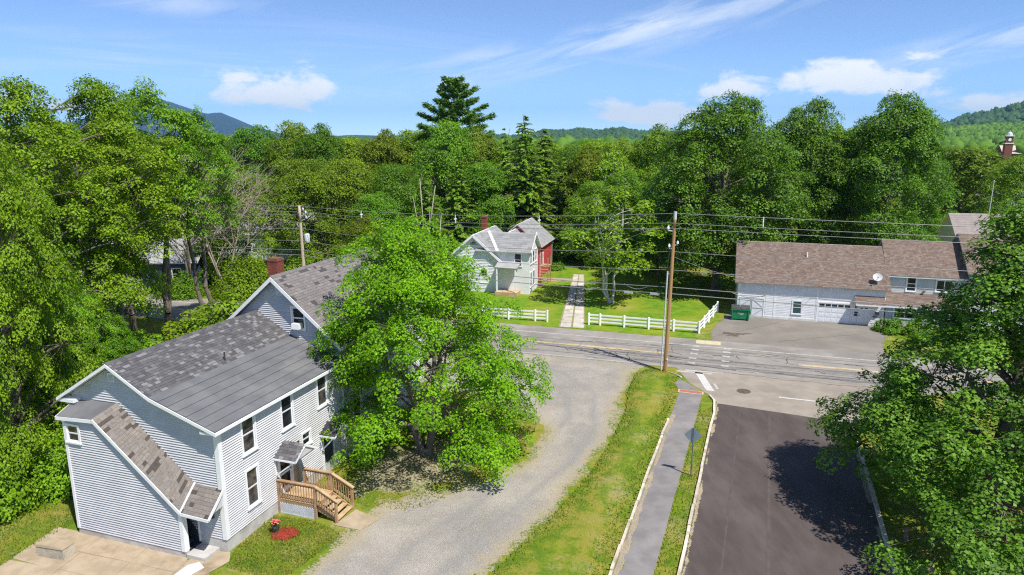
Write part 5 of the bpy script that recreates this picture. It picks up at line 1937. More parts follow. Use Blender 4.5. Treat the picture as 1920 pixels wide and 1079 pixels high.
t = thing('mulch_bed', 'round bed of red wood mulch in the grass beside the house', 'mulch bed', (-9.42, 25.5, 0))
mb = MB()
k = 24
prof = [(.60, .0), (.50, .045), (.25, .07), (.0, .075)]
for j, (r, z) in enumerate(prof):
    for i in range(k):
        a = 2 * math.pi * i / k
        q = r * (1 + .06 * math.sin(3 * a) + .05 * math.sin(5 * a + 1))
        mb.v.append((q * math.cos(a), q * .78 * math.sin(a), z))
for j in range(len(prof) - 1):
    for i in range(k):
        i2 = (i + 1) % k
        mb.f.append((j * k + i, j * k + i2, (j + 1) * k + i2, (j + 1) * k + i))
        mb.m.append(0)
mb.build('mound', 'mulch', t, True)
mb = MB()
rg = random.Random(5)
for i in range(420):
    a, r = rg.uniform(0, 6.283), .62 * math.sqrt(rg.random())
    p = Vector((r * math.cos(a), r * .78 * math.sin(a), .045 + .04 * (1 - r / .62)))
    d = Vector((rg.uniform(-1, 1), rg.uniform(-1, 1), rg.uniform(-.2, .6))).normalized()
    mb.beam(p, p + d * rg.uniform(.03, .08), .018, .008)
tag(mb.build('wood_chip', 'mulch', t), kind='stuff')

t = thing('flowering_plant', 'pink and red flowers in a dark pot beside the red mulch', 'flower', (-9.83, 25.62, 0))
MB().lathe([(.10, 0), (.13, .02), (.16, .26), (.18, .28), (.15, .29)], 12).build('pot', 'dark_lid', t)
lf, pt = MB(), MB()
for i in range(40):
    a, r = rg.uniform(0, 6.283), rg.uniform(.02, .2)
    p = Vector((r * math.cos(a), r * math.sin(a), rg.uniform(.26, .42)))
    d = Vector((math.cos(a), math.sin(a), rg.uniform(.2, 1))).normalized()
    s = d.cross(Vector((0, 0, 1))).normalized() * .035
    lf.poly([p, p + d * .06 + s, p + d * .13, p + d * .06 - s])
for i in range(46):
    a, r = rg.uniform(0, 6.283), rg.uniform(0, .19)
    p = Vector((r * math.cos(a), r * math.sin(a), rg.uniform(.42, .56)))
    for q in range(5):
        b = q * 1.257 + a
        d = Vector((math.cos(b), math.sin(b), .5)).normalized() * .05
        s = Vector((-math.sin(b), math.cos(b), 0)) * .02
        pt.poly([p, p + d * .6 + s, p + d, p + d * .6 - s])
lf.build('leaves', 'leaf_hedge', t)
pt.build('petals', 'petal', t)

# rusty letter box on a short post at the bottom right
t = thing('post_box', 'rusty brown curved-top box in the grass by the right kerb', 'post box', (15.25, 22.45, 0), R_(-12))
MB().box(-.04, .04, -.04, .04, 0, .40).build('post', 'wood_rail', t)
mb = MB()
ring = [(-.11, .40), (.11, .40), (.13, .52), (.09, .61), (0, .65), (-.09, .61), (-.13, .52)]
for x in (-.30, .30):
    mb.v += [(x, y, z) for y, z in ring]
k = len(ring)
mb.f = [tuple(range(k - 1, -1, -1)), tuple(range(k, 2 * k))] + [(i, (i + 1) % k, (i + 1) % k + k, i + k) for i in range(k)]
mb.m = [0] * len(mb.f)
mb.build('box', 'rust_box', t)
MB().box(-.325, -.30, -.10, .10, .41, .60).build('door', 'rust_box', t)
t = thing('hydrant_valve', 'small upright valve stub by the kerb in the maple shade', 'valve', (16.1, 25.1, 0))
MB().lathe([(.09, 0), (.09, .18), (.06, .2), (.06, .42), (.10, .44), (.09, .52), (.03, .56)], 10).build('body', 'rust_box', t)
# ------------------------------------------------------------------ trees
class Wood:
    """collects tapered branch segments"""
    def __init__(s):
        s.a, s.b, s.r0, s.r1 = [], [], [], []

    def seg(s, a, b, r0, r1):
        s.a.append(a)
        s.b.append(b)
        s.r0.append(r0)
        s.r1.append(r1)

    def path(s, pts, r0, r1):
        n = len(pts) - 1
        for i in range(n):
            s.seg(pts[i], pts[i + 1], r0 + (r1 - r0) * i / n, r0 + (r1 - r0) * (i + 1) / n)

    def arrays(s, k):
        a, b = np.array(s.a, float), np.array(s.b, float)
        d = b - a
        d /= np.linalg.norm(d, axis=1, keepdims=True) + 1e-9
        ref = np.where(np.abs(d[:, 2:3]) > .9, np.array([[1., 0, 0]]), np.array([[0, 0, 1.]]))
        e1 = np.cross(d, ref)
        e1 /= np.linalg.norm(e1, axis=1, keepdims=True) + 1e-9
        e2 = np.cross(d, e1)
        t = np.arange(k) * 2 * np.pi / k
        ring = e1[:, None, :] * np.cos(t)[None, :, None] + e2[:, None, :] * np.sin(t)[None, :, None]
        r0, r1 = np.array(s.r0)[:, None, None], np.array(s.r1)[:, None, None]
        v = np.concatenate([a[:, None, :] + ring * r0, b[:, None, :] + ring * r1], 1).reshape(-1, 3)
        n = len(a)
        base = (np.arange(n) * 2 * k)[:, None]
        i = np.arange(k)[None, :]
        j = (i + 1) % k
        f = np.stack([base + i, base + j, base + k + j, base + k + i], 2).reshape(-1, 4)
        return v, f

    def mesh(s, name, m, k=6, twigs=None):
        v, f = s.arrays(k)
        if twigs is not None and twigs.a:
            v2, f2 = twigs.arrays(3)
            f = np.concatenate([f, f2 + len(v)])
            v = np.concatenate([v, v2])
        return np_mesh(name, v, f, m, smooth=True)


def unit(v):
    return v / (np.linalg.norm(v, axis=-1, keepdims=True) + 1e-9)


def leaf_mesh(name, P_, Nn, S, tint, m, aspect=.42, fold=.18, rg=None, T=None):
    n = len(P_)
    Nn = unit(Nn)
    if T is None:
        T = rg.normal(size=(n, 3))
    T = T - (T * Nn).sum(1, keepdims=True) * Nn
    T = unit(T)
    B = np.cross(Nn, T)
    S = S[:, None]
    v = np.empty((n, 4, 3), np.float32)
    v[:, 0] = P_ - T * S * .5
    v[:, 1] = P_ + B * S * aspect - T * S * .05 - Nn * S * fold
    v[:, 2] = P_ + T * S * .5 - Nn * S * fold * .6
    v[:, 3] = P_ - B * S * aspect - T * S * .05 - Nn * S * fold
    f = np.arange(n * 4, dtype=np.int32).reshape(n, 4)
    return np_mesh(name, v.reshape(-1, 3), f, m, {'tint': np.repeat(tint, 4)})


def curve_pts(a, b, bow, n, rg, wob):
    """bent limb from a to b"""
    a, b = np.array(a, float), np.array(b, float)
    L = np.linalg.norm(b - a)
    out = []
    off = rg.normal(size=3) * wob * L
    for i in range(n + 1):
        t = i / n
        p = a + (b - a) * t
        p = p + np.array([0, 0, bow * L]) * math.sin(math.pi * t) + off * math.sin(math.pi * t)
        out.append(p)
    return out


def broadleaf(name, H, R, seed, nlobes, nclump, nleaf, lsize, leafm, barkm='bark', zlo=.18, profile='round', clump=.55, lobe=.36,
              tr=.22, spread=1.0, up=.55, stems=1, flat=.5, fill=.25, gap=0.0, lean=0.0):
    """trunk(s), limbs, lobes of leaf clumps -> (trunk mesh, crown mesh)"""
    rg = np.random.default_rng(seed)
    wd, tw = Wood(), Wood()
    trunks = []
    for s in range(stems):
        ang = rg.uniform(0, 6.28)
        lean = 0.0 if stems == 1 else rg.uniform(.08, .16) * H
        tip = np.array([math.cos(ang) * lean + rg.normal() * .02 * H, math.sin(ang) * lean + rg.normal() * .02 * H, H * .86])
        base = np.array([0, 0, 0.]) if stems == 1 else np.array([math.cos(ang) * .15, math.sin(ang) * .15, 0])
        pts = [base + (tip - base) * t + np.array([rg.normal() * .012 * H, rg.normal() * .012 * H, 0]) * (0 < t < 1) for t in np.linspace(0, 1, 9)]
        wd.path(pts, tr, tr * .15)
        wd.seg(base - np.array([0, 0, .1]), base + np.array([0, 0, .35]), tr * 1.7, tr * 1.0)
        trunks.append(np.array(pts))

    def rad(h):
        if profile == 'round':
            x = (h - zlo) / (1 - zlo)
            return R * max(0.0, math.sin(math.pi * min(1, max(0, x)) ** .85)) ** .55 * (1 - .12 * x)
        if profile == 'tall':
            x = (h - zlo) / (1 - zlo)
            return R * max(.05, math.sin(math.pi * min(1, max(0.02, x)) ** .75)) ** .6
        if profile == 'cone':
            x = (h - zlo) / (1 - zlo)
            return R * (1 - x) ** 1.2 * min(1, .8 + x * 3)
        if profile == 'egg':
            x = (h - zlo) / (1 - zlo)
            return R * float(np.interp(x, [0, .1, .3, .5, .7, .85, 1], [.76, .95, 1.02, .86, .56, .42, .15]))
        if profile == 'column':
            x = (h - zlo) / (1 - zlo)
            return R * (1 - x ** 3) ** .5
        return R
    lobes = []
    ga = 2.39996
    for i in range(nlobes):
        f = (i + .5) / nlobes
        hh = zlo + (1 - zlo) * (.04 + .92 * f ** .85) + rg.normal() * .02
        hh = min(.97, max(zlo, hh))
        ang = i * ga + rg.normal() * .35
        r = rad(hh) * rg.uniform(.50, .86) * spread
        if hh > .88:
            r *= .5
        rl = R * lobe * rg.uniform(.72, 1.25) * (1 - .35 * max(0, hh - .6)) * ((1.12 - .62 * hh) if profile == 'cone' else 1.0)
        c = np.array([math.cos(ang) * r + lean * (.5 - hh), math.sin(ang) * r, hh * H - rl * .35])
        lobes.append((c, rl, ang))
    Pl, Nl, Sl, Tl = [], [], [], []
    for (c, rl, ang) in lobes:
        tk = trunks[rg.integers(len(trunks))]
        hz = max(.12 * H, c[2] - np.hypot(c[0], c[1]) * rg.uniform(.5, .95))
        kz = int(np.argmin(np.abs(tk[:, 2] - hz)))
        st = tk[kz]
        lp = curve_pts(st, c, .08, 5, rg, .06)
        lr = tr * (1 - .8 * st[2] / H) * .55
        wd.path(lp, max(lr, .03), .022)
        outd = np.array([math.cos(ang), math.sin(ang), 0])
        nc = max(3, int(nclump * (rl / (R * lobe)) ** 2 * rg.uniform(.8, 1.2)))
        for _ in range(nc):
            d = rg.normal(size=3)
            d = unit(d + outd * .55 + np.array([0, 0, up]))
            rr = rl * (rg.uniform(.25, .8) if rg.random() < fill else rg.uniform(.78, 1.12))
            cc = c + d * rr * np.array([1.15, 1.15, .85])
            if cc[2] < zlo * H * .55:
                cc[2] = zlo * H * .55 + rg.random() * .4
            if rg.random() < gap:
                continue
            tw.path([c + (cc - c) * .05, c + (cc - c) * .55 + np.array([0, 0, .04 * rl]), cc], .020, .006)
            rc = clump * rg.uniform(.65, 1.3)
            nl = max(4, int(nleaf * (rc / clump) ** 2))
            ax = unit(d * .55 + np.array([0, 0, .85]) + rg.normal(size=3) * .18)
            e1 = unit(np.cross(ax, rg.normal(size=3)))
            e2 = np.cross(ax, e1)
            q = rc * np.sqrt(rg.random(nl))
            a = rg.uniform(0, 6.283, nl)
            hgt = -flat * q * q / rc + rg.normal(size=nl) * .16 * rc
            p = cc + e1 * (q * np.cos(a))[:, None] + e2 * (q * np.sin(a))[:, None] + ax * hgt[:, None]
            nrm = ax + (e1 * (q * np.cos(a))[:, None] + e2 * (q * np.sin(a))[:, None]) / rc * .6 + rg.normal(size=(nl, 3)) * .33
            Pl.append(p)
            Nl.append(nrm)
            Sl.append(lsize * rg.uniform(.65, 1.3, nl))
            Tl.append(np.clip(rg.normal(.5, .20, nl) + rg.normal() * .16, 0, 1))
    P_, Nn, S, T = np.concatenate(Pl), np.concatenate(Nl), np.concatenate(Sl), np.concatenate(Tl)
    return wd.mesh(name + '_trunk', barkm, 6, tw), leaf_mesh(name + '_crown', P_, Nn, S, T, leafm, rg=rg)


def conifer(name, H, R, seed, levels, nb, per, lsize, leafm, zlo=.05, droop=.25, barkm='bark', irregular=.15):
    rg = np.random.default_rng(seed)
    wd = Wood()
    wd.path([np.array([rg.normal() * .003 * H * i, rg.normal() * .003 * H * i, H * i / 8]) for i in range(9)], .016 * H + .06, .015)
    Pl, Nl, Sl, Tl, Dl = [], [], [], [], []
    for i in range(levels):
        f = (i + rg.random() * .6) / levels
        z = H * (zlo + (1 - zlo) * f)
        L = R * (1 - f) ** .8 * (1 + rg.normal() * irregular) + .12
        for k in range(max(3, int(nb * (.5 + .5 * (1 - f))))):
            a = rg.uniform(0, 6.283)
            Lk = max(.15, L * rg.uniform(.7, 1.12))
            o = np.array([math.cos(a), math.sin(a), 0])
            tip = o * Lk + np.array([0, 0, z - droop * Lk + .12 * Lk])
            st = np.array([0, 0, z])
            wd.seg(st, tip, .02 + .006 * Lk, .006)
            n = max(4, int(per * Lk / R))
            t = rg.random(n) ** .7
            side = np.cross(o, [0, 0, 1.])
            p = st + (tip - st) * t[:, None] + side * ((rg.random(n) - .5) * .7 * Lk * (1.05 - t) * .9)[:, None] + np.array([0, 0, 1.]) * (-(t ** 2) * .10 * Lk + rg.normal(size=n) * .05)[:, None]
            Pl.append(p)
            Nl.append(np.array([0, 0, 1.]) + o * .35 + rg.normal(size=(n, 3)) * .45)
            Dl.append(o + side * rg.normal(size=(n, 1)) * .7 + np.array([0, 0, -.25]))
            Sl.append(lsize * rg.uniform(.6, 1.3, n))
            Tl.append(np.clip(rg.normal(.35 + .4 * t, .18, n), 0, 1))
    P_ = np.concatenate(Pl)
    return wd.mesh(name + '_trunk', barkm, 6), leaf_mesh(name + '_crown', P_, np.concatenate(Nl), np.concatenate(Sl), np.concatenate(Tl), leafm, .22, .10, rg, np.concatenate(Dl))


def white_pine(name, H, R, seed):
    rg = np.random.default_rng(seed)
    wd = Wood()
    wd.path([np.array([rg.normal() * .05 * i * .3, rg.normal() * .05 * i * .3, H * .97 * i / 8]) for i in range(9)], .38, .05)
    Pl, Nl, Sl, Tl, Dl = [], [], [], [], []
    z = .36 * H
    while z < H * .965:
        f = z / H
        x = (f - .36) / .62
        L = R * (1.0 - .25 * x) * max(.10, 1 - x ** 2.2) ** .7
        nb = int(rg.integers(6, 9))
        a0 = rg.uniform(0, 6.283)
        for k in range(nb):
            a = a0 + k * 6.283 / nb + rg.normal() * .25
            Lk = L * rg.uniform(.55, 1.12)
            o = np.array([math.cos(a), math.sin(a), 0])
            side = np.cross(o, [0, 0, 1.])
            rise = rg.uniform(.10, .30) + .7 * x ** 2
            st = np.array([0, 0, z])
            pts = [st + o * Lk * t + np.array([0, 0, rise * Lk * t ** 1.5 - .03 * Lk * math.sin(3.14 * t)]) for t in np.linspace(0, 1, 6)]
            wd.path(pts, .06 * (1.2 - f) + .02, .012)
            nt = int(8 + Lk * 9)
            for _ in range(nt):
                t = rg.uniform(.30, 1.04) ** .8
                p0 = st + o * Lk * t + np.array([0, 0, rise * Lk * t ** 1.5]) + side * rg.normal() * .17 * Lk * (1.2 - t) + np.array([0, 0, rg.normal() * .08])
                ax = unit(o * .8 + np.array([0, 0, .6]) + rg.normal(size=3) * .35)
                n = 14
                dd = unit(ax[None, :] * .9 + rg.normal(size=(n, 3)) * .55)
                Pl.append(p0 + dd * .22 + rg.normal(size=(n, 3)) * .12)
                Dl.append(dd)
                Nl.append(rg.normal(size=(n, 3)) * .8 + np.array([0, 0, .9]))
                Sl.append(.46 * rg.uniform(.7, 1.25, n))
                Tl.append(np.clip(rg.normal(.5, .2, n), 0, 1))
        z += H * rg.uniform(.040, .055)
    return wd.mesh(name + '_trunk', 'bark', 7), leaf_mesh(name + '_crown', np.concatenate(Pl), np.concatenate(Nl), np.concatenate(Sl), np.concatenate(Tl), 'leaf_pine', .16, .06, rg, np.concatenate(Dl))


def dead_tree(name, H, seed, m='bark_dead', r=.16, spread=.42, depth=5):
    rg = np.random.default_rng(seed)
    wd = Wood()

    def grow(p, d, L, r, k):
        pts = [p]
        q = p
        for i in range(3):
            d = unit(d + rg.normal(size=3) * .055 + np.array([0, 0, .02]))
            q = q + d * L / 3
            pts.append(q)
        wd.path(pts, r, r * .62)
        if k == 0 or r < .006:
            return
        for _ in range(int(rg.integers(2, 4))):
            nd = unit(d + rg.normal(size=3) * spread)
            grow(q, nd, L * rg.uniform(.58, .85), r * .60, k - 1)
        if k > 1:
            nd = unit(d + rg.normal(size=3) * spread * 1.3)
            grow(pts[2], nd, L * .55, r * .4, k - 2)
    for s in range(3):
        a = rg.uniform(0, 6.283)
        grow(np.array([0, 0, 0.]), unit(np.array([math.cos(a) * .35, math.sin(a) * .35, 1.])), H * .34, r * rg.uniform(.7, 1), depth)
    return wd.mesh(name + '_limbs', m, 5)


def shrub(name, H, R, seed, n, lsize, leafm, tight=.5):
    """rounded bush of clumped leaves over short stems"""
    rg = np.random.default_rng(seed)
    wd = Wood()
    nc = max(12, n // 45)
    d = unit(rg.normal(size=(nc, 3)) + np.array([0, 0, .35]))
    d[:, 2] = np.abs(d[:, 2]) * .9 + .02
    lump = 1 + .16 * np.sin(3 * np.arctan2(d[:, 1], d[:, 0]) + seed) + rg.normal(size=nc) * .09
    c = d * lump[:, None] * np.array([R, R, H * .92]) * np.where(rg.random(nc) < .25, .6, .93)[:, None]
    Pl, Nl, Tl = [], [], []
    for i in range(nc):
        wd.seg(np.array([d[i, 0] * .1 * R, d[i, 1] * .1 * R, 0]), c[i], .018, .006)
        k = int(45 * rg.uniform(.6, 1.4))
        rc = tight * R * rg.uniform(.3, .62)
        q = rg.normal(size=(k, 3)) * rc * .55
        p = c[i] + q
        p[:, 2] = np.maximum(p[:, 2], .03)
        Pl.append(p)
        Nl.append(d[i] + unit(q) * .7 + rg.normal(size=(k, 3)) * .45 + np.array([0, 0, .3]))
        Tl.append(np.clip(rg.normal(.5, .2, k) + rg.normal() * .15, 0, 1))
    P_ = np.concatenate(Pl)
    return wd.mesh(name + '_stems', 'bark', 5), leaf_mesh(name + '_leaves', P_, np.concatenate(Nl), lsize * rg.uniform(.7, 1.3, len(P_)), np.concatenate(Tl), leafm, rg=rg)


PROTO = {}
PROTO['hero'] = (broadleaf('hero', 12.4, 6.1, 11, 46, 22, 120, .118, 'leaf_bright', zlo=.065, clump=.56, lobe=.29, profile='egg', lean=2.6, tr=.20, stems=3, up=.45, fill=.40, gap=.06), 12.4, 6.1)
PROTO['near'] = (broadleaf('near', 12.3, 5.7, 23, 56, 27, 135, .104, 'leaf_near', zlo=.12, clump=.47, lobe=.30, tr=.30, up=.55, fill=.15, profile='cone', gap=.05), 12.3, 5.7)
PROTO['maple'] = (broadleaf('maple', 20, 7.2, 31, 56, 21, 78, .20, 'leaf_maple', zlo=.12, clump=.9, lobe=.32, tr=.42, up=.6, profile='tall', fill=.2), 20, 7.2)
PROTO['maple2'] = (broadleaf('maple2', 20, 6.5, 37, 50, 21, 78, .20, 'leaf_maple', zlo=.10, clump=.9, lobe=.34, tr=.40, up=.65, profile='tall', fill=.2), 20, 6.5)
PROTO['ash'] = (broadleaf('ash', 20, 6.0, 41, 66, 12, 84, .17, 'leaf_ash', zlo=.14, clump=.78, lobe=.21, tr=.28, up=.9, profile='column', stems=3, fill=.3, gap=.1, flat=.15), 20, 6.0)
PROTO['ashhigh'] = (broadleaf('ashhigh', 20, 5.0, 47, 34, 13, 80, .17, 'leaf_ash', zlo=.46, clump=.75, lobe=.26, tr=.30, up=.9, profile='tall', stems=2, fill=.3, gap=.1, flat=.15), 20, 5.0)
PROTO['ash2'] = (broadleaf('ash2', 20, 6.0, 43, 60, 12, 84, .17, 'leaf_ash', zlo=.12, clump=.75, lobe=.21, tr=.28, up=.8, profile='tall', stems=3, fill=.3, gap=.15, flat=.15), 20, 6.0)
PROTO['gen'] = (broadleaf('gen', 15, 5.6, 51, 36, 18, 70, .20, 'leaf_mix', zlo=.12, clump=.85, lobe=.36, tr=.25, up=.6, fill=.2), 15, 5.6)
PROTO['gen2'] = (broadleaf('gen2', 15, 5.2, 53, 38, 18, 70, .20, 'leaf_mix', zlo=.10, clump=.8, lobe=.33, tr=.24, up=.7, profile='tall', fill=.2), 15, 5.2)
PROTO['gen3'] = (broadleaf('gen3', 15, 5.8, 57, 32, 21, 66, .20, 'leaf_mix', zlo=.16, clump=.95, lobe=.42, tr=.27, up=.55, fill=.2), 15, 5.8)
PROTO['birch'] = (broadleaf('birch', 12, 3.6, 61, 26, 16, 26, .24, 'leaf_ash', 'bark_birch', zlo=.28, clump=.6, lobe=.34, tr=.12, up=.7, stems=3, profile='tall', gap=.15), 12, 3.6)
PROTO['willow'] = (broadleaf('willow', 13, 6.0, 67, 30, 20, 22, .40, 'leaf_willow', zlo=.12, clump=.8, lobe=.34, tr=.26, up=.5, fill=.25, flat=.9), 13, 6.0)
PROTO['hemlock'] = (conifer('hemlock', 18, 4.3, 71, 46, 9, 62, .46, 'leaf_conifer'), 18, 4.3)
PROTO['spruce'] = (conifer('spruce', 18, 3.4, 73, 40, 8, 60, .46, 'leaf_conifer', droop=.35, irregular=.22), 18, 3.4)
PROTO['pine'] = (white_pine('pine', 25, 5.6, 83), 25, 5.6)
PROTO['sapling'] = (broadleaf('sapling', 5, 2.2, 91, 16, 16, 22, .20, 'leaf_ash', zlo=.05, clump=.45, lobe=.42, tr=.06, up=.5, stems=3), 5, 2.2)
PROTO['bush'] = (shrub('bush', 1.25, 1.0, 95, 3600, .11, 'leaf_hedge', .42), 1.25, 1.0)
PROTO['thicket'] = (shrub('thicket', 3.0, 2.2, 97, 11000, .135, 'leaf_ash', .42), 3.0, 2.2)


def plant(kind, name, label, x, y, H, R, rot=0.0, group=None, cat='tree', leaf=None):
    (tm, cm), h0, r0 = PROTO[kind]
    t = thing(name, label, cat, (x, y, 0), rot, group)
    t.scale = (R / r0, R / r0, H / h0)
    link('trunk' if cat == 'tree' else 'stems', tm, t)
    c = link('crown' if cat == 'tree' else 'leaves', cm, t)
    if leaf:
        c.material_slots[0].link = 'OBJECT'
        c.material_slots[0].material = MATS[leaf]
    return t
# ------------------------------------------------------------------ planting
plant('hero', 'maple_tree', 'bright green young maple standing between the near house and the gravel drive', -4.5, 33.0, 12.4, 5.9, 0.0, 'maples')
plant('near', 'maple_tree', 'dark green maple overhanging the right side of the dark street', 20.4, 26.2, 14.2, 7.8, 1.0, 'maples')
BACK = 'trees of the wood behind the houses'
LEFT = 'trees crowding the left side'
TREES = [
    # kind, name, label, x, y, H, R, group
    ('hero*leaf_ash', 'shade_tree', 'leafy tree cut off by the left picture edge, nearest of that side', -23.6, 30, 16.7, 4.2, LEFT),
    ('near*leaf_ash', 'shade_tree', 'mid-height tree beside the lawn at the left edge', -25.2, 33.5, 10.7, 3.6, LEFT),
    ('ash2', 'ash_tree', 'tall airy ash at the left edge with its top against the sky', -28.8, 41, 19.6, 5.2, LEFT),
    ('hero*leaf_ash', 'shade_tree', 'low broad tree left of the house wing roof', -25.6, 38, 8.6, 3.3, LEFT),
    ('gen', 'shade_tree', 'rounded tree filling the gap behind the left edge ash', -35.1, 47, 16.4, 5.6, LEFT),
    ('ash', 'ash_tree', 'tallest airy ash on the left, upright branches against the sky', -29.7, 49, 20.6, 4.9, LEFT),
    ('ashhigh', 'ash_tree', 'airy ash right of the tallest one, a little lower', -26.6, 47, 17.9, 4.4, LEFT),
    ('gen2', 'shade_tree', 'dense tree behind the tallest left ash', -38.0, 58, 16.9, 5.0, LEFT),
    ('ashhigh', 'ash_tree', 'slender ash with long bare trunk left of the bare trees', -28.6, 54.0, 20.6, 4.2, LEFT),
    ('ashhigh', 'ash_tree', 'narrow ash standing before the blue mountain', -25.2, 55.0, 18.6, 3.6, LEFT),
    ('near*leaf_ash', 'young_tree', 'small leafy tree close behind the house wing ridge', -24.0, 40, 5.6, 2.6, LEFT),
    ('gen2', 'wood_tree', 'tree behind the upper twigs of the bare trees', -31.1, 76, 13.8, 4.4, BACK),
    ('gen', 'wood_tree', None, -40.0, 109, 18.4, 6.2, BACK),
    ('gen3', 'wood_tree', None, -48.7, 97, 16.1, 6.3, BACK),
    ('gen2', 'wood_tree', None, -50.3, 85, 18.6, 6.6, BACK),
    ('gen', 'wood_tree', None, -56.5, 80, 17.9, 6.8, BACK),
    ('gen3', 'wood_tree', None, -46.6, 112, 16.3, 6.0, BACK),
    ('gen', 'wood_tree', 'round-topped tree highest in the dark wood left of centre', -33.5, 106, 19.0, 5.2, BACK),
    ('gen2', 'wood_tree', None, -27.5, 100, 18.2, 4.6, BACK),
    ('gen3', 'wood_tree', None, -25.8, 84, 13.6, 5.6, BACK),
    ('gen', 'wood_tree', None, -27.9, 120, 16.7, 6.0, BACK),
    ('gen2', 'wood_tree', None, -20.1, 108, 17.5, 5.4, BACK),
    ('gen3', 'wood_tree', None, -21.0, 88, 13.5, 5.8, BACK),
    ('gen', 'wood_tree', None, -15.3, 78, 10.3, 3.9, BACK),
    ('gen', 'wood_tree', 'bright round tree just under the tall pine', -9.1, 97, 18.9, 5.6, BACK),
    ('gen3', 'wood_tree', None, -15.8, 112, 17.3, 6.1, BACK),
    ('gen2', 'wood_tree', None, -4.8, 106, 17.7, 4.8, BACK),
    ('gen', 'wood_tree', None, -3.8, 93, 13.4, 4.6, BACK),
    ('gen3', 'wood_tree', None, -14.4, 86, 12.9, 4.9, BACK),
    ('gen2', 'wood_tree', 'small tree right of the weathered pole with transformer', -15.4, 70, 8.4, 3.1, BACK),
    ('hemlock', 'hemlock_tree', 'tallest pointed hemlock right of the pine', 1.7, 94, 19.3, 6.8, BACK),
    ('hemlock', 'hemlock_tree', 'second pointed hemlock, just right of the tallest', 4.8, 100, 17.6, 6.4, BACK),
    ('spruce', 'spruce_tree', 'narrow conifer between the pine and the tallest hemlock', -1.1, 100, 17.6, 3.8, BACK),
    ('hemlock', 'hemlock_tree', 'lower hemlock behind the farmhouse chimney', -7.0, 90, 13.5, 4.6, BACK),
    ('spruce', 'spruce_tree', 'lower conifer behind the pale dead snags', -10.4, 84, 12.3, 3.4, BACK),
    ('hemlock', 'hemlock_tree', 'hemlock close behind the red barn', 2.9, 93, 13.5, 4.8, BACK),
    ('spruce', 'spruce_tree', 'conifer right of the red barn at the edge of the wood', 7.2, 95, 13.6, 4.2, BACK),
    ('gen2', 'wood_tree', None, 10.6, 94, 15.2, 4.5, BACK),
    ('gen', 'wood_tree', None, 16.3, 106, 16.2, 5.4, BACK),
    ('gen3', 'wood_tree', None, 9.2, 104, 14.6, 4.6, BACK),
    ('gen2', 'wood_tree', 'pale leafy tree rising left of the big dark maple', 19.6, 94, 18.0, 4.6, BACK),
    ('gen', 'wood_tree', None, 14.2, 86, 12.3, 4.5, BACK),
    ('gen3', 'wood_tree', 'low tree at the end of the farmhouse drive', 10.6, 88, 10.7, 4.2, BACK),
    ('gen', 'wood_tree', None, 17.5, 80, 12.4, 4.4, BACK),
    ('gen3', 'wood_tree', None, 24.1, 88, 13.5, 4.8, BACK),
    ('gen', 'wood_tree', None, 31.1, 86, 11.7, 4.8, BACK),
    ('gen3', 'wood_tree', None, 44.5, 94, 13.3, 5.4, BACK),
    ('gen2', 'wood_tree', None, 57.8, 98, 14.7, 5.0, BACK),
    ('gen', 'wood_tree', None, 56.6, 106, 15.8, 6.2, BACK),
    ('gen', 'wood_tree', None, 49.6, 92, 8.9, 4.2, BACK),
    ('maple', 'maple_tree', 'broadest dark maple right of centre, its boughs over the garage roof end', 21.6, 71.5, 20.6, 7.4, 'maples'),
    ('maple2', 'maple_tree', 'maple in the middle of the three tall ones behind the garage', 34.1, 80, 20.7, 5.7, 'maples'),
    ('maple2', 'maple_tree', 'pointed maple rightmost of the three tall ones behind the garage', 41.9, 76.5, 21.2, 6.4, 'maples'),
    ('willow', 'willow_tree', 'yellow-green tree below the wooded hill at right', 79.0, 120, 14.8, 7.4, BACK),
    ('gen3', 'shade_tree', 'dark rounded tree at the right edge below the clock tower', 74.0, 100, 13.6, 5.2, BACK),
    ('gen2', 'shade_tree', 'tree beyond the right edge partly in view behind the near maple', 66.4, 78, 13.0, 5.0, BACK),
    ('sapling', 'young_tree', 'small yellow-green tree beside the brown roofed building', 65.0, 87, 7.4, 1.9, BACK),
    ('birch', 'birch_tree', 'white-trunked birch on the farmhouse lawn beside the drive', 9.9, 66.6, 11.8, 4.4, 'birches'),
    ('birch', 'birch_tree', 'thin pale-trunked tree in the wood right of the drive end', 14.0, 92, 15.0, 3.8, 'birches'),
    ('pine', 'pine_tree', 'tall white pine towering over the wood at centre', -9.3, 113, 26.2, 8.2, 'pines'),
]
def REGION(x):
    if x < -30:
        return 'leafy tree in the wood behind the bare trees, far left'
    if x < -12:
        return 'leafy tree in the wood between the weathered pole and the pine'
    if x < 5:
        return 'leafy tree in the wood close behind the farmhouse'
    if x < 28:
        return 'leafy tree in the wood between the drive end and the broadest maple'
    return 'leafy tree in the wood behind the three tall maples'


rot = 0.3
for (k, nm, lb, x, y, H_, R0, gp) in TREES:
    rot += 1.7
    k, _, lf_ = k.partition('*')
    plant(k, nm, lb or REGION(x), x, y, H_, R0, rot % 6.283, gp, 'tree', lf_ or None)
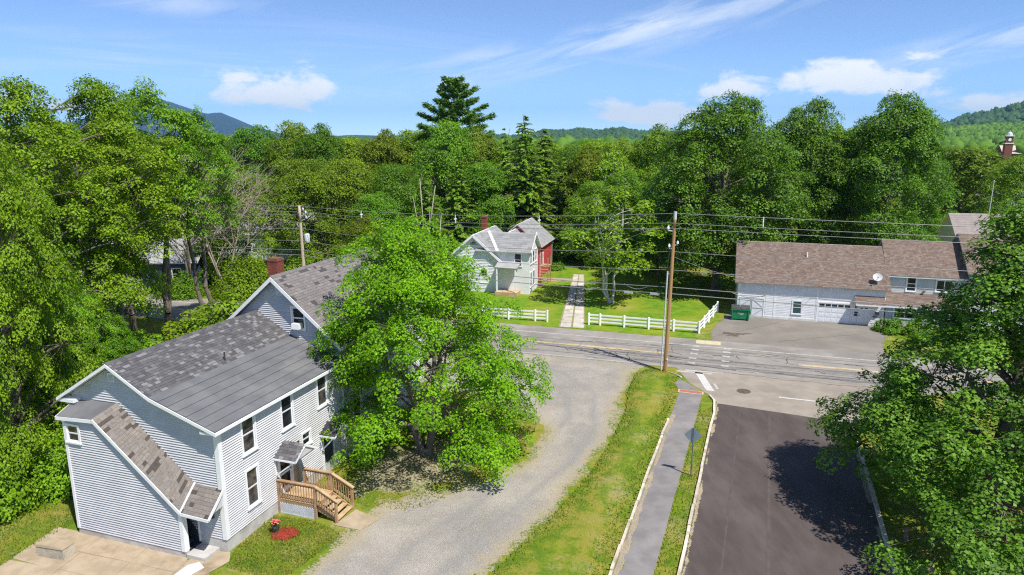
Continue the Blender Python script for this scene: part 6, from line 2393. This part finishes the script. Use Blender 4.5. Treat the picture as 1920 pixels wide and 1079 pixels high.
# second and third ranks of the wood, tops only
rgt = random.Random(77)
for row, (y0, n, xa, xb) in enumerate(((122, 26, -105, 125), (142, 30, -125, 150), (165, 34, -150, 180), (195, 38, -175, 215), (235, 40, -205, 250))):
    for i in range(n):
        x = xa + (xb - xa) * (i + rgt.random() * .8) / n
        y = y0 + rgt.uniform(-7, 7)
        if 60 < x < 100 and y < 135:
            continue
        if .66 < x / y < .78 and y > 150:
            continue
        k = rgt.choice(['gen', 'gen2', 'gen3', 'gen', 'gen3', 'hemlock'])
        H_ = rgt.uniform(13.5, 16.3) if x > 5 else rgt.uniform(14.5, 17.0)
        plant(k, 'wood_tree', 'treetop in the farther ranks of the wood', x, y, H_, rgt.uniform(5.0, 6.6), rgt.random() * 6, 'farther ranks of the wood')

# undergrowth
for i, (x, y, H_, R0, lb) in enumerate((
        (-20.9, 29.6, 3.0, 1.9, 'bright undergrowth at the lawn edge nearest the house corner'),
        (-22.8, 27.6, 3.4, 2.0, 'bright undergrowth by the lawn at the left picture edge'),
        (-21.6, 33.0, 3.6, 2.2, 'leafy thicket along the hidden left wall of the house wing'),
        (-20.4, 37.0, 3.8, 2.2, 'leafy thicket rising over the far end of the wing ridge'))):
    plant('thicket', 'thicket', lb, x, y, H_, R0, i * 1.3, 'undergrowth left of the house', 'bush')
for i, (x, y, H_, R0, lb) in enumerate((
        (-18.8, 45.6, 5.6, 3.2, 'big bright bush behind the house wing, left of the chimney'),
        (-22.5, 47.5, 4.2, 2.4, 'bright bush left of the big one behind the wing'),
        (-15.5, 50.0, 4.6, 2.6, 'bright bush right behind the brick chimney'),
        (-25.5, 44.5, 3.2, 2.2, 'low bright bush by the bare trunk on the left'))):
    plant('sapling', 'tall_bush', lb, x, y, H_, R0, i * 1.9, 'bright bushes behind the near house', 'bush')
for i, (x, y, H_, R0, lb) in enumerate((
        (-27.5, 69.5, 4.2, 3.0, 'rounded shrub on the far side of the left road'),
        (-34.6, 69.6, 2.6, 2.4, 'low rounded shrub before the dark blue house'),
        (-22.5, 71.0, 3.8, 2.8, 'rounded shrub left of the weathered pole'),
        (-17.0, 66.5, 4.6, 3.0, 'rounded shrub beyond the near house main ridge'),
        (-11.0, 68.0, 4.0, 2.6, 'rounded shrub left of the farmhouse front'))):
    plant('thicket', 'thicket', lb, x, y, H_, R0, i * 2.1, 'shrubs beyond the main road', 'bush')
for i, (x, y, H_, R0, lb) in enumerate((
        (32.1, 55.9, 1.3, 1.15, 'rounded hedge bush nearest the garage entrance'),
        (34.2, 55.0, 1.35, 1.45, 'wide rounded hedge bush under the sunporch windows'),
        (33.0, 52.6, .7, .9, 'low loose bush on the strip in front of the hedge bushes'),
        (35.3, 52.4, .8, 1.0, 'low loose bush half hidden by the near maple'))):
    plant('bush', 'hedge_bush', lb, x, y, H_, R0, i * 1.1, 'hedge bushes by the grey house', 'bush')
plant('bush', 'hedge_bush', 'small dark shrub at the red barn corner', 5.6, 84.2, 1.0, 1.0, 0, 'hedge bushes by the grey house', 'bush')

# bare and dead trees
for i, (x, y, H_, sd, lb) in enumerate(((-27.2, 60.8, 11.5, 5, 'left of two bare pale-twigged trees beyond the house'), (-23.6, 62.0, 11.0, 9, 'right of two bare pale-twigged trees beyond the house'))):
    x, y = ((-34.0, 70.4), (-29.4, 69.0))[i]
    t = thing('bare_tree', lb, 'tree', (x, y, 0), i * 2.0, 'bare trees')
    link('trunk', dead_tree('bare%d' % i, H_ * 1.35, sd, r=.17, depth=5), t)
mat('bark_snag', (.30, .26, .22), (.40, .36, .31), 2.0, .9, .4, 9, stretch=(3, 3, .6))
t = thing('dead_snag', 'pale dead split trunks standing before the wood, above the maple top', 'tree', (-10.2, 79.0, 0), 0, 'bare trees')
for (a, b, r) in (((0, 0, 4), (-.35, 0, 11.6), .10), ((.3, 0, 4), (1.4, 0, 10.8), .09), ((-.4, .2, 4), (-1.2, 0, 9.6), .06), ((.5, 0, 3), (.7, 0, 8.0), .06), ((1.6, 0, 3), (2.0, 0, 7.4), .10)):
    MB().tube(a, b, r, r * .4, 7).build('stem', 'bark_snag', t, True)
MB().tube((.3, 0, 0), (.1, 0, 4.3), .4, .3, 8).build('trunk', 'bark_dead', t, True)


# ------------------------------------------------------------------ far woods and hills
def blobs(name, P_, rx, rz, m, seed, parent=None):
    """far tree crowns: one lumpy low shape each, all one mass"""
    rg = np.random.default_rng(seed)
    t = (1 + 5 ** .5) / 2
    iv = unit(np.array([(-1, t, 0), (1, t, 0), (-1, -t, 0), (1, -t, 0), (0, -1, t), (0, 1, t), (0, -1, -t), (0, 1, -t), (t, 0, -1), (t, 0, 1), (-t, 0, -1), (-t, 0, 1)], float))
    fc = np.array([(0, 11, 5), (0, 5, 1), (0, 1, 7), (0, 7, 10), (0, 10, 11), (1, 5, 9), (5, 11, 4), (11, 10, 2), (10, 7, 6), (7, 1, 8), (3, 9, 4), (3, 4, 2), (3, 2, 6), (3, 6, 8), (3, 8, 9), (4, 9, 5), (2, 4, 11), (6, 2, 10), (8, 6, 7), (9, 8, 1)])
    n = len(P_)
    j = 1 + rg.normal(size=(n, 12, 1)) * .22
    v = P_[:, None, :] + iv[None] * j * np.stack([rx, rx, rz], 1)[:, None, :]
    f = fc[None] + (np.arange(n) * 12)[:, None, None]
    tint = np.clip(rg.normal(.5, .28, n), 0, 1)
    me = np_mesh(name, v.reshape(-1, 3), f.reshape(-1, 3), m, {'tint': np.repeat(tint, 12)})
    return link(name, me, parent)


def hill(name, fn, az0, az1, r0, r1, na, nr, m='hill_soil'):
    az = np.linspace(az0, az1, na)
    rr = np.linspace(r0, r1, nr)
    A, Rr = np.meshgrid(az, rr, indexing='ij')
    Z = fn(A, Rr)
    v = np.stack([np.sin(A) * Rr, np.cos(A) * Rr, Z], 2).reshape(-1, 3)
    i, j = np.meshgrid(np.arange(na - 1), np.arange(nr - 1), indexing='ij')
    idx = (i * nr + j).ravel()
    f = np.stack([idx, idx + 1, idx + nr + 1, idx + nr], 1)
    o = link(name, np_mesh(name, v, f, m, smooth=True))
    return structure(o)


def prof(A, pts):
    xs, ys = zip(*pts)
    return np.interp(A, xs, ys)


def px2az(x):
    return math.atan((x - 960) / 1280 * .99)


def ridge_fn(pts, r0, rpk, r1, seed, amp):
    P_ = [(px2az(x) if not isinstance(x, tuple) else x[0], (262 - y) / 1280 * rpk * .985 + 16) for x, y in pts]

    def fn(A, Rr):
        h = prof(A, P_)
        t = np.clip(np.where(Rr < rpk, (Rr - r0) / (rpk - r0), 1 - (Rr - rpk) / (r1 - rpk)), 0, 1)
        s = t * t * (3 - 2 * t)
        return h * s + (vnoise(A * 40 + 50, Rr / 400, 1.0, seed) - .5) * amp * s * 2 - 2
    return fn


rgf = np.random.default_rng(5)


def canopy(fn, az0, az1, r0, r1, n, size, name, seed, m='leaf_far'):
    A = rgf.uniform(az0, az1, n)
    Rr = np.sqrt(rgf.uniform(r0 ** 2, r1 ** 2, n))
    Z = fn(A, Rr)
    P_ = np.stack([np.sin(A) * Rr, np.cos(A) * Rr, Z + size * .5], 1)
    rx = size * rgf.uniform(.7, 1.3, n)
    o = blobs(name, P_, rx, rx * rgf.uniform(.9, 1.5, n), m, seed)
    tag(o, None, None, None, 'stuff')
    return o


# flat far wood out to the foot of the hills
FW = canopy(lambda A, Rr: np.full_like(A, 5.5) + (vnoise(A * 30 + 40, Rr / 60, 1, 3) - .5) * 2.5, -.95, .95, 440, 1500, 8000, 5.4, 'far_wood', 1)
tag(FW, 'dense far wood stretching to the foot of the hills', 'wood')
# right-hand near wooded slope, the higher hill behind it, low hill at centre, blue mountain at left
f1 = ridge_fn([(1500, 264), (1600, 260), (1740, 250), (1800, 247), (1920, 243), (2400, 240)], 650, 1500, 2300, 21, 10)
hill('hill_slope', f1, px2az(1480), 1.15, 600, 2300, 60, 24)
tag(canopy(f1, px2az(1500), .85, 650, 1560, 12000, 4.8, 'hill_wood', 2), 'bright woods covering the lower slope at right', 'wood')
f2 = ridge_fn([(1560, 264), (1640, 254), (1700, 242), (1760, 237), (1800, 232), (1850, 224), (1880, 216), (1920, 210), (2000, 203), (2400, 203)], 1700, 3200, 4600, 22, 22)
hill('wooded_hill', f2, px2az(1540), 1.15, 1700, 4600, 60, 24)
tag(canopy(f2, px2az(1560), .85, 1900, 3300, 6000, 10.0, 'hill_wood', 3, 'leaf_hill'), 'darker woods covering the high hill at the right edge', 'wood')
f3 = ridge_fn([(860, 262), (960, 259), (1020, 252), (1080, 248.5), (1110, 251), (1160, 246), (1200, 251), (1240, 255), (1320, 253), (1420, 257), (1520, 262)], 1900, 3300, 4600, 23, 10)
hill('low_hill', f3, px2az(850), px2az(1530), 1800, 4600, 70, 20)
tag(canopy(f3, px2az(860), px2az(1520), 2000, 3400, 5000, 9.0, 'hill_wood', 4, 'leaf_hill'), 'woods on the low hill at the centre horizon', 'wood')
mat('mountain_forest', (.008, .020, .026), (.012, .026, .032), .004, .95)
f4 = ridge_fn([(-900, 262), (-300, 248), (60, 250), (180, 230), (240, 207), (275, 196), (305, 194), (340, 202), (375, 213), (400, 220), (425, 218), (445, 225), (490, 241), (540, 253), (600, 262)], 7000, 9800, 12800, 24, 12)
hill('mountain', f4, px2az(-900), px2az(620), 7000, 12800, 90, 30, 'mountain_forest')
f5 = ridge_fn([(200, 262), (420, 256), (560, 254), (680, 256), (800, 255), (950, 262)], 5000, 6500, 8000, 25, 20)
hill('low_hill', f5, px2az(180), px2az(960), 5000, 8000, 50, 16, 'hill_soil')


# ------------------------------------------------------------------ grass on the near lawns
def grass():
    rg = np.random.default_rng(3)

    def scatter(poly, n, keep=.05):
        p = np.array(poly)
        lo, hi = p.min(0), p.max(0)
        q = rg.uniform(lo, hi, (n, 2))
        return q[poly_dist(q[:, 0], q[:, 1], poly) > keep]
    pts = [(scatter(ISLAND, 60000), .12), (scatter([SS(-.94, -4), SS(-.2, -4), SS(-.2, 17.5), SS(-.94, 16.5)], 26000, .02), .02),
           (scatter([(-24, 21), (-19.9, 22.2), (-18.9, 25.4), (-18.3, 27), (-19.5, 30), (-26, 27)], 16000), 0),
           (scatter([(-11.0, 23.2), (-8.6, 22.3), (-6.9, 25.3), (-7.6, 26.0), (-8.6, 26.6), (-10.4, 27.0), (-11.1, 24.6)], 9000), 0),
           (scatter([(-9.5, 29.6), (-6.5, 27.6), (-4.4, 27.2), (-1.5, 29.6), (1.0, 34.0), (1.6, 37.5), (.8, 40), (-3, 42), (-6, 38)], 26000), 0),
           (scatter([SS(7.75, -3), SS(14, -3), SS(14, 12), SS(7.75, 14)], 20000), 0)]
    P_ = np.concatenate([np.concatenate([q, np.full((len(q), 1), z)], 1) for q, z in pts])
    n = len(P_)
    a = rg.uniform(0, 6.283, n)
    h = rg.uniform(.04, .11, n) * (1 + (rg.random(n) < .05) * 1.3)
    w = rg.uniform(.012, .03, n)
    lean = rg.normal(size=(n, 2)) * .04
    v = np.empty((n, 3, 3))
    v[:, 0] = P_ + np.stack([np.cos(a) * w, np.sin(a) * w, -.01 + 0 * a], 1)
    v[:, 1] = P_ - np.stack([np.cos(a) * w, np.sin(a) * w, .01 + 0 * a], 1)
    v[:, 2] = P_ + np.stack([lean[:, 0], lean[:, 1], h], 1)
    me = np_mesh('grass', v.reshape(-1, 3), np.arange(n * 3).reshape(n, 3), 'blade', {'tint': np.repeat(np.clip(vnoise(P_[:, 0] + 50, P_[:, 1], .8, 6) * .8 + rg.normal(size=n) * .18, 0, 1), 3)})
    tag(link('grass', me), 'short patchy green and straw grass on the near lawns', 'grass', None, 'stuff')


leaf_mat('blade', (.130, .230, .016), (.400, .360, .090), .6, .5, (1.1, 1.1, .6), .0, .0)
grass()

# ------------------------------------------------------------------ haze over the whole place
def haze():
    m = bpy.data.materials.new('haze')
    m.use_nodes = True
    t = NT(m.node_tree)
    t.n.clear()
    out = t.new('ShaderNodeOutputMaterial')
    v = t.new('ShaderNodeVolumePrincipled')
    v.inputs['Color'].default_value = (.30, .62, 1.0, 1)
    v.inputs['Density'].default_value = HAZE_DENSITY
    v.inputs['Anisotropy'].default_value = 0.1
    t.l.new(v.outputs[0], out.inputs['Volume'])
    m.volume_intersection_method = 'FAST' if hasattr(m, 'volume_intersection_method') else None
    MATS['haze'] = m
    o = MB().box(-14100, 14100, -3100, 16100, -3.5, 720).build('haze', 'haze')
    o['kind'] = 'stuff'


HAZE_DENSITY = 6.0e-5
haze()
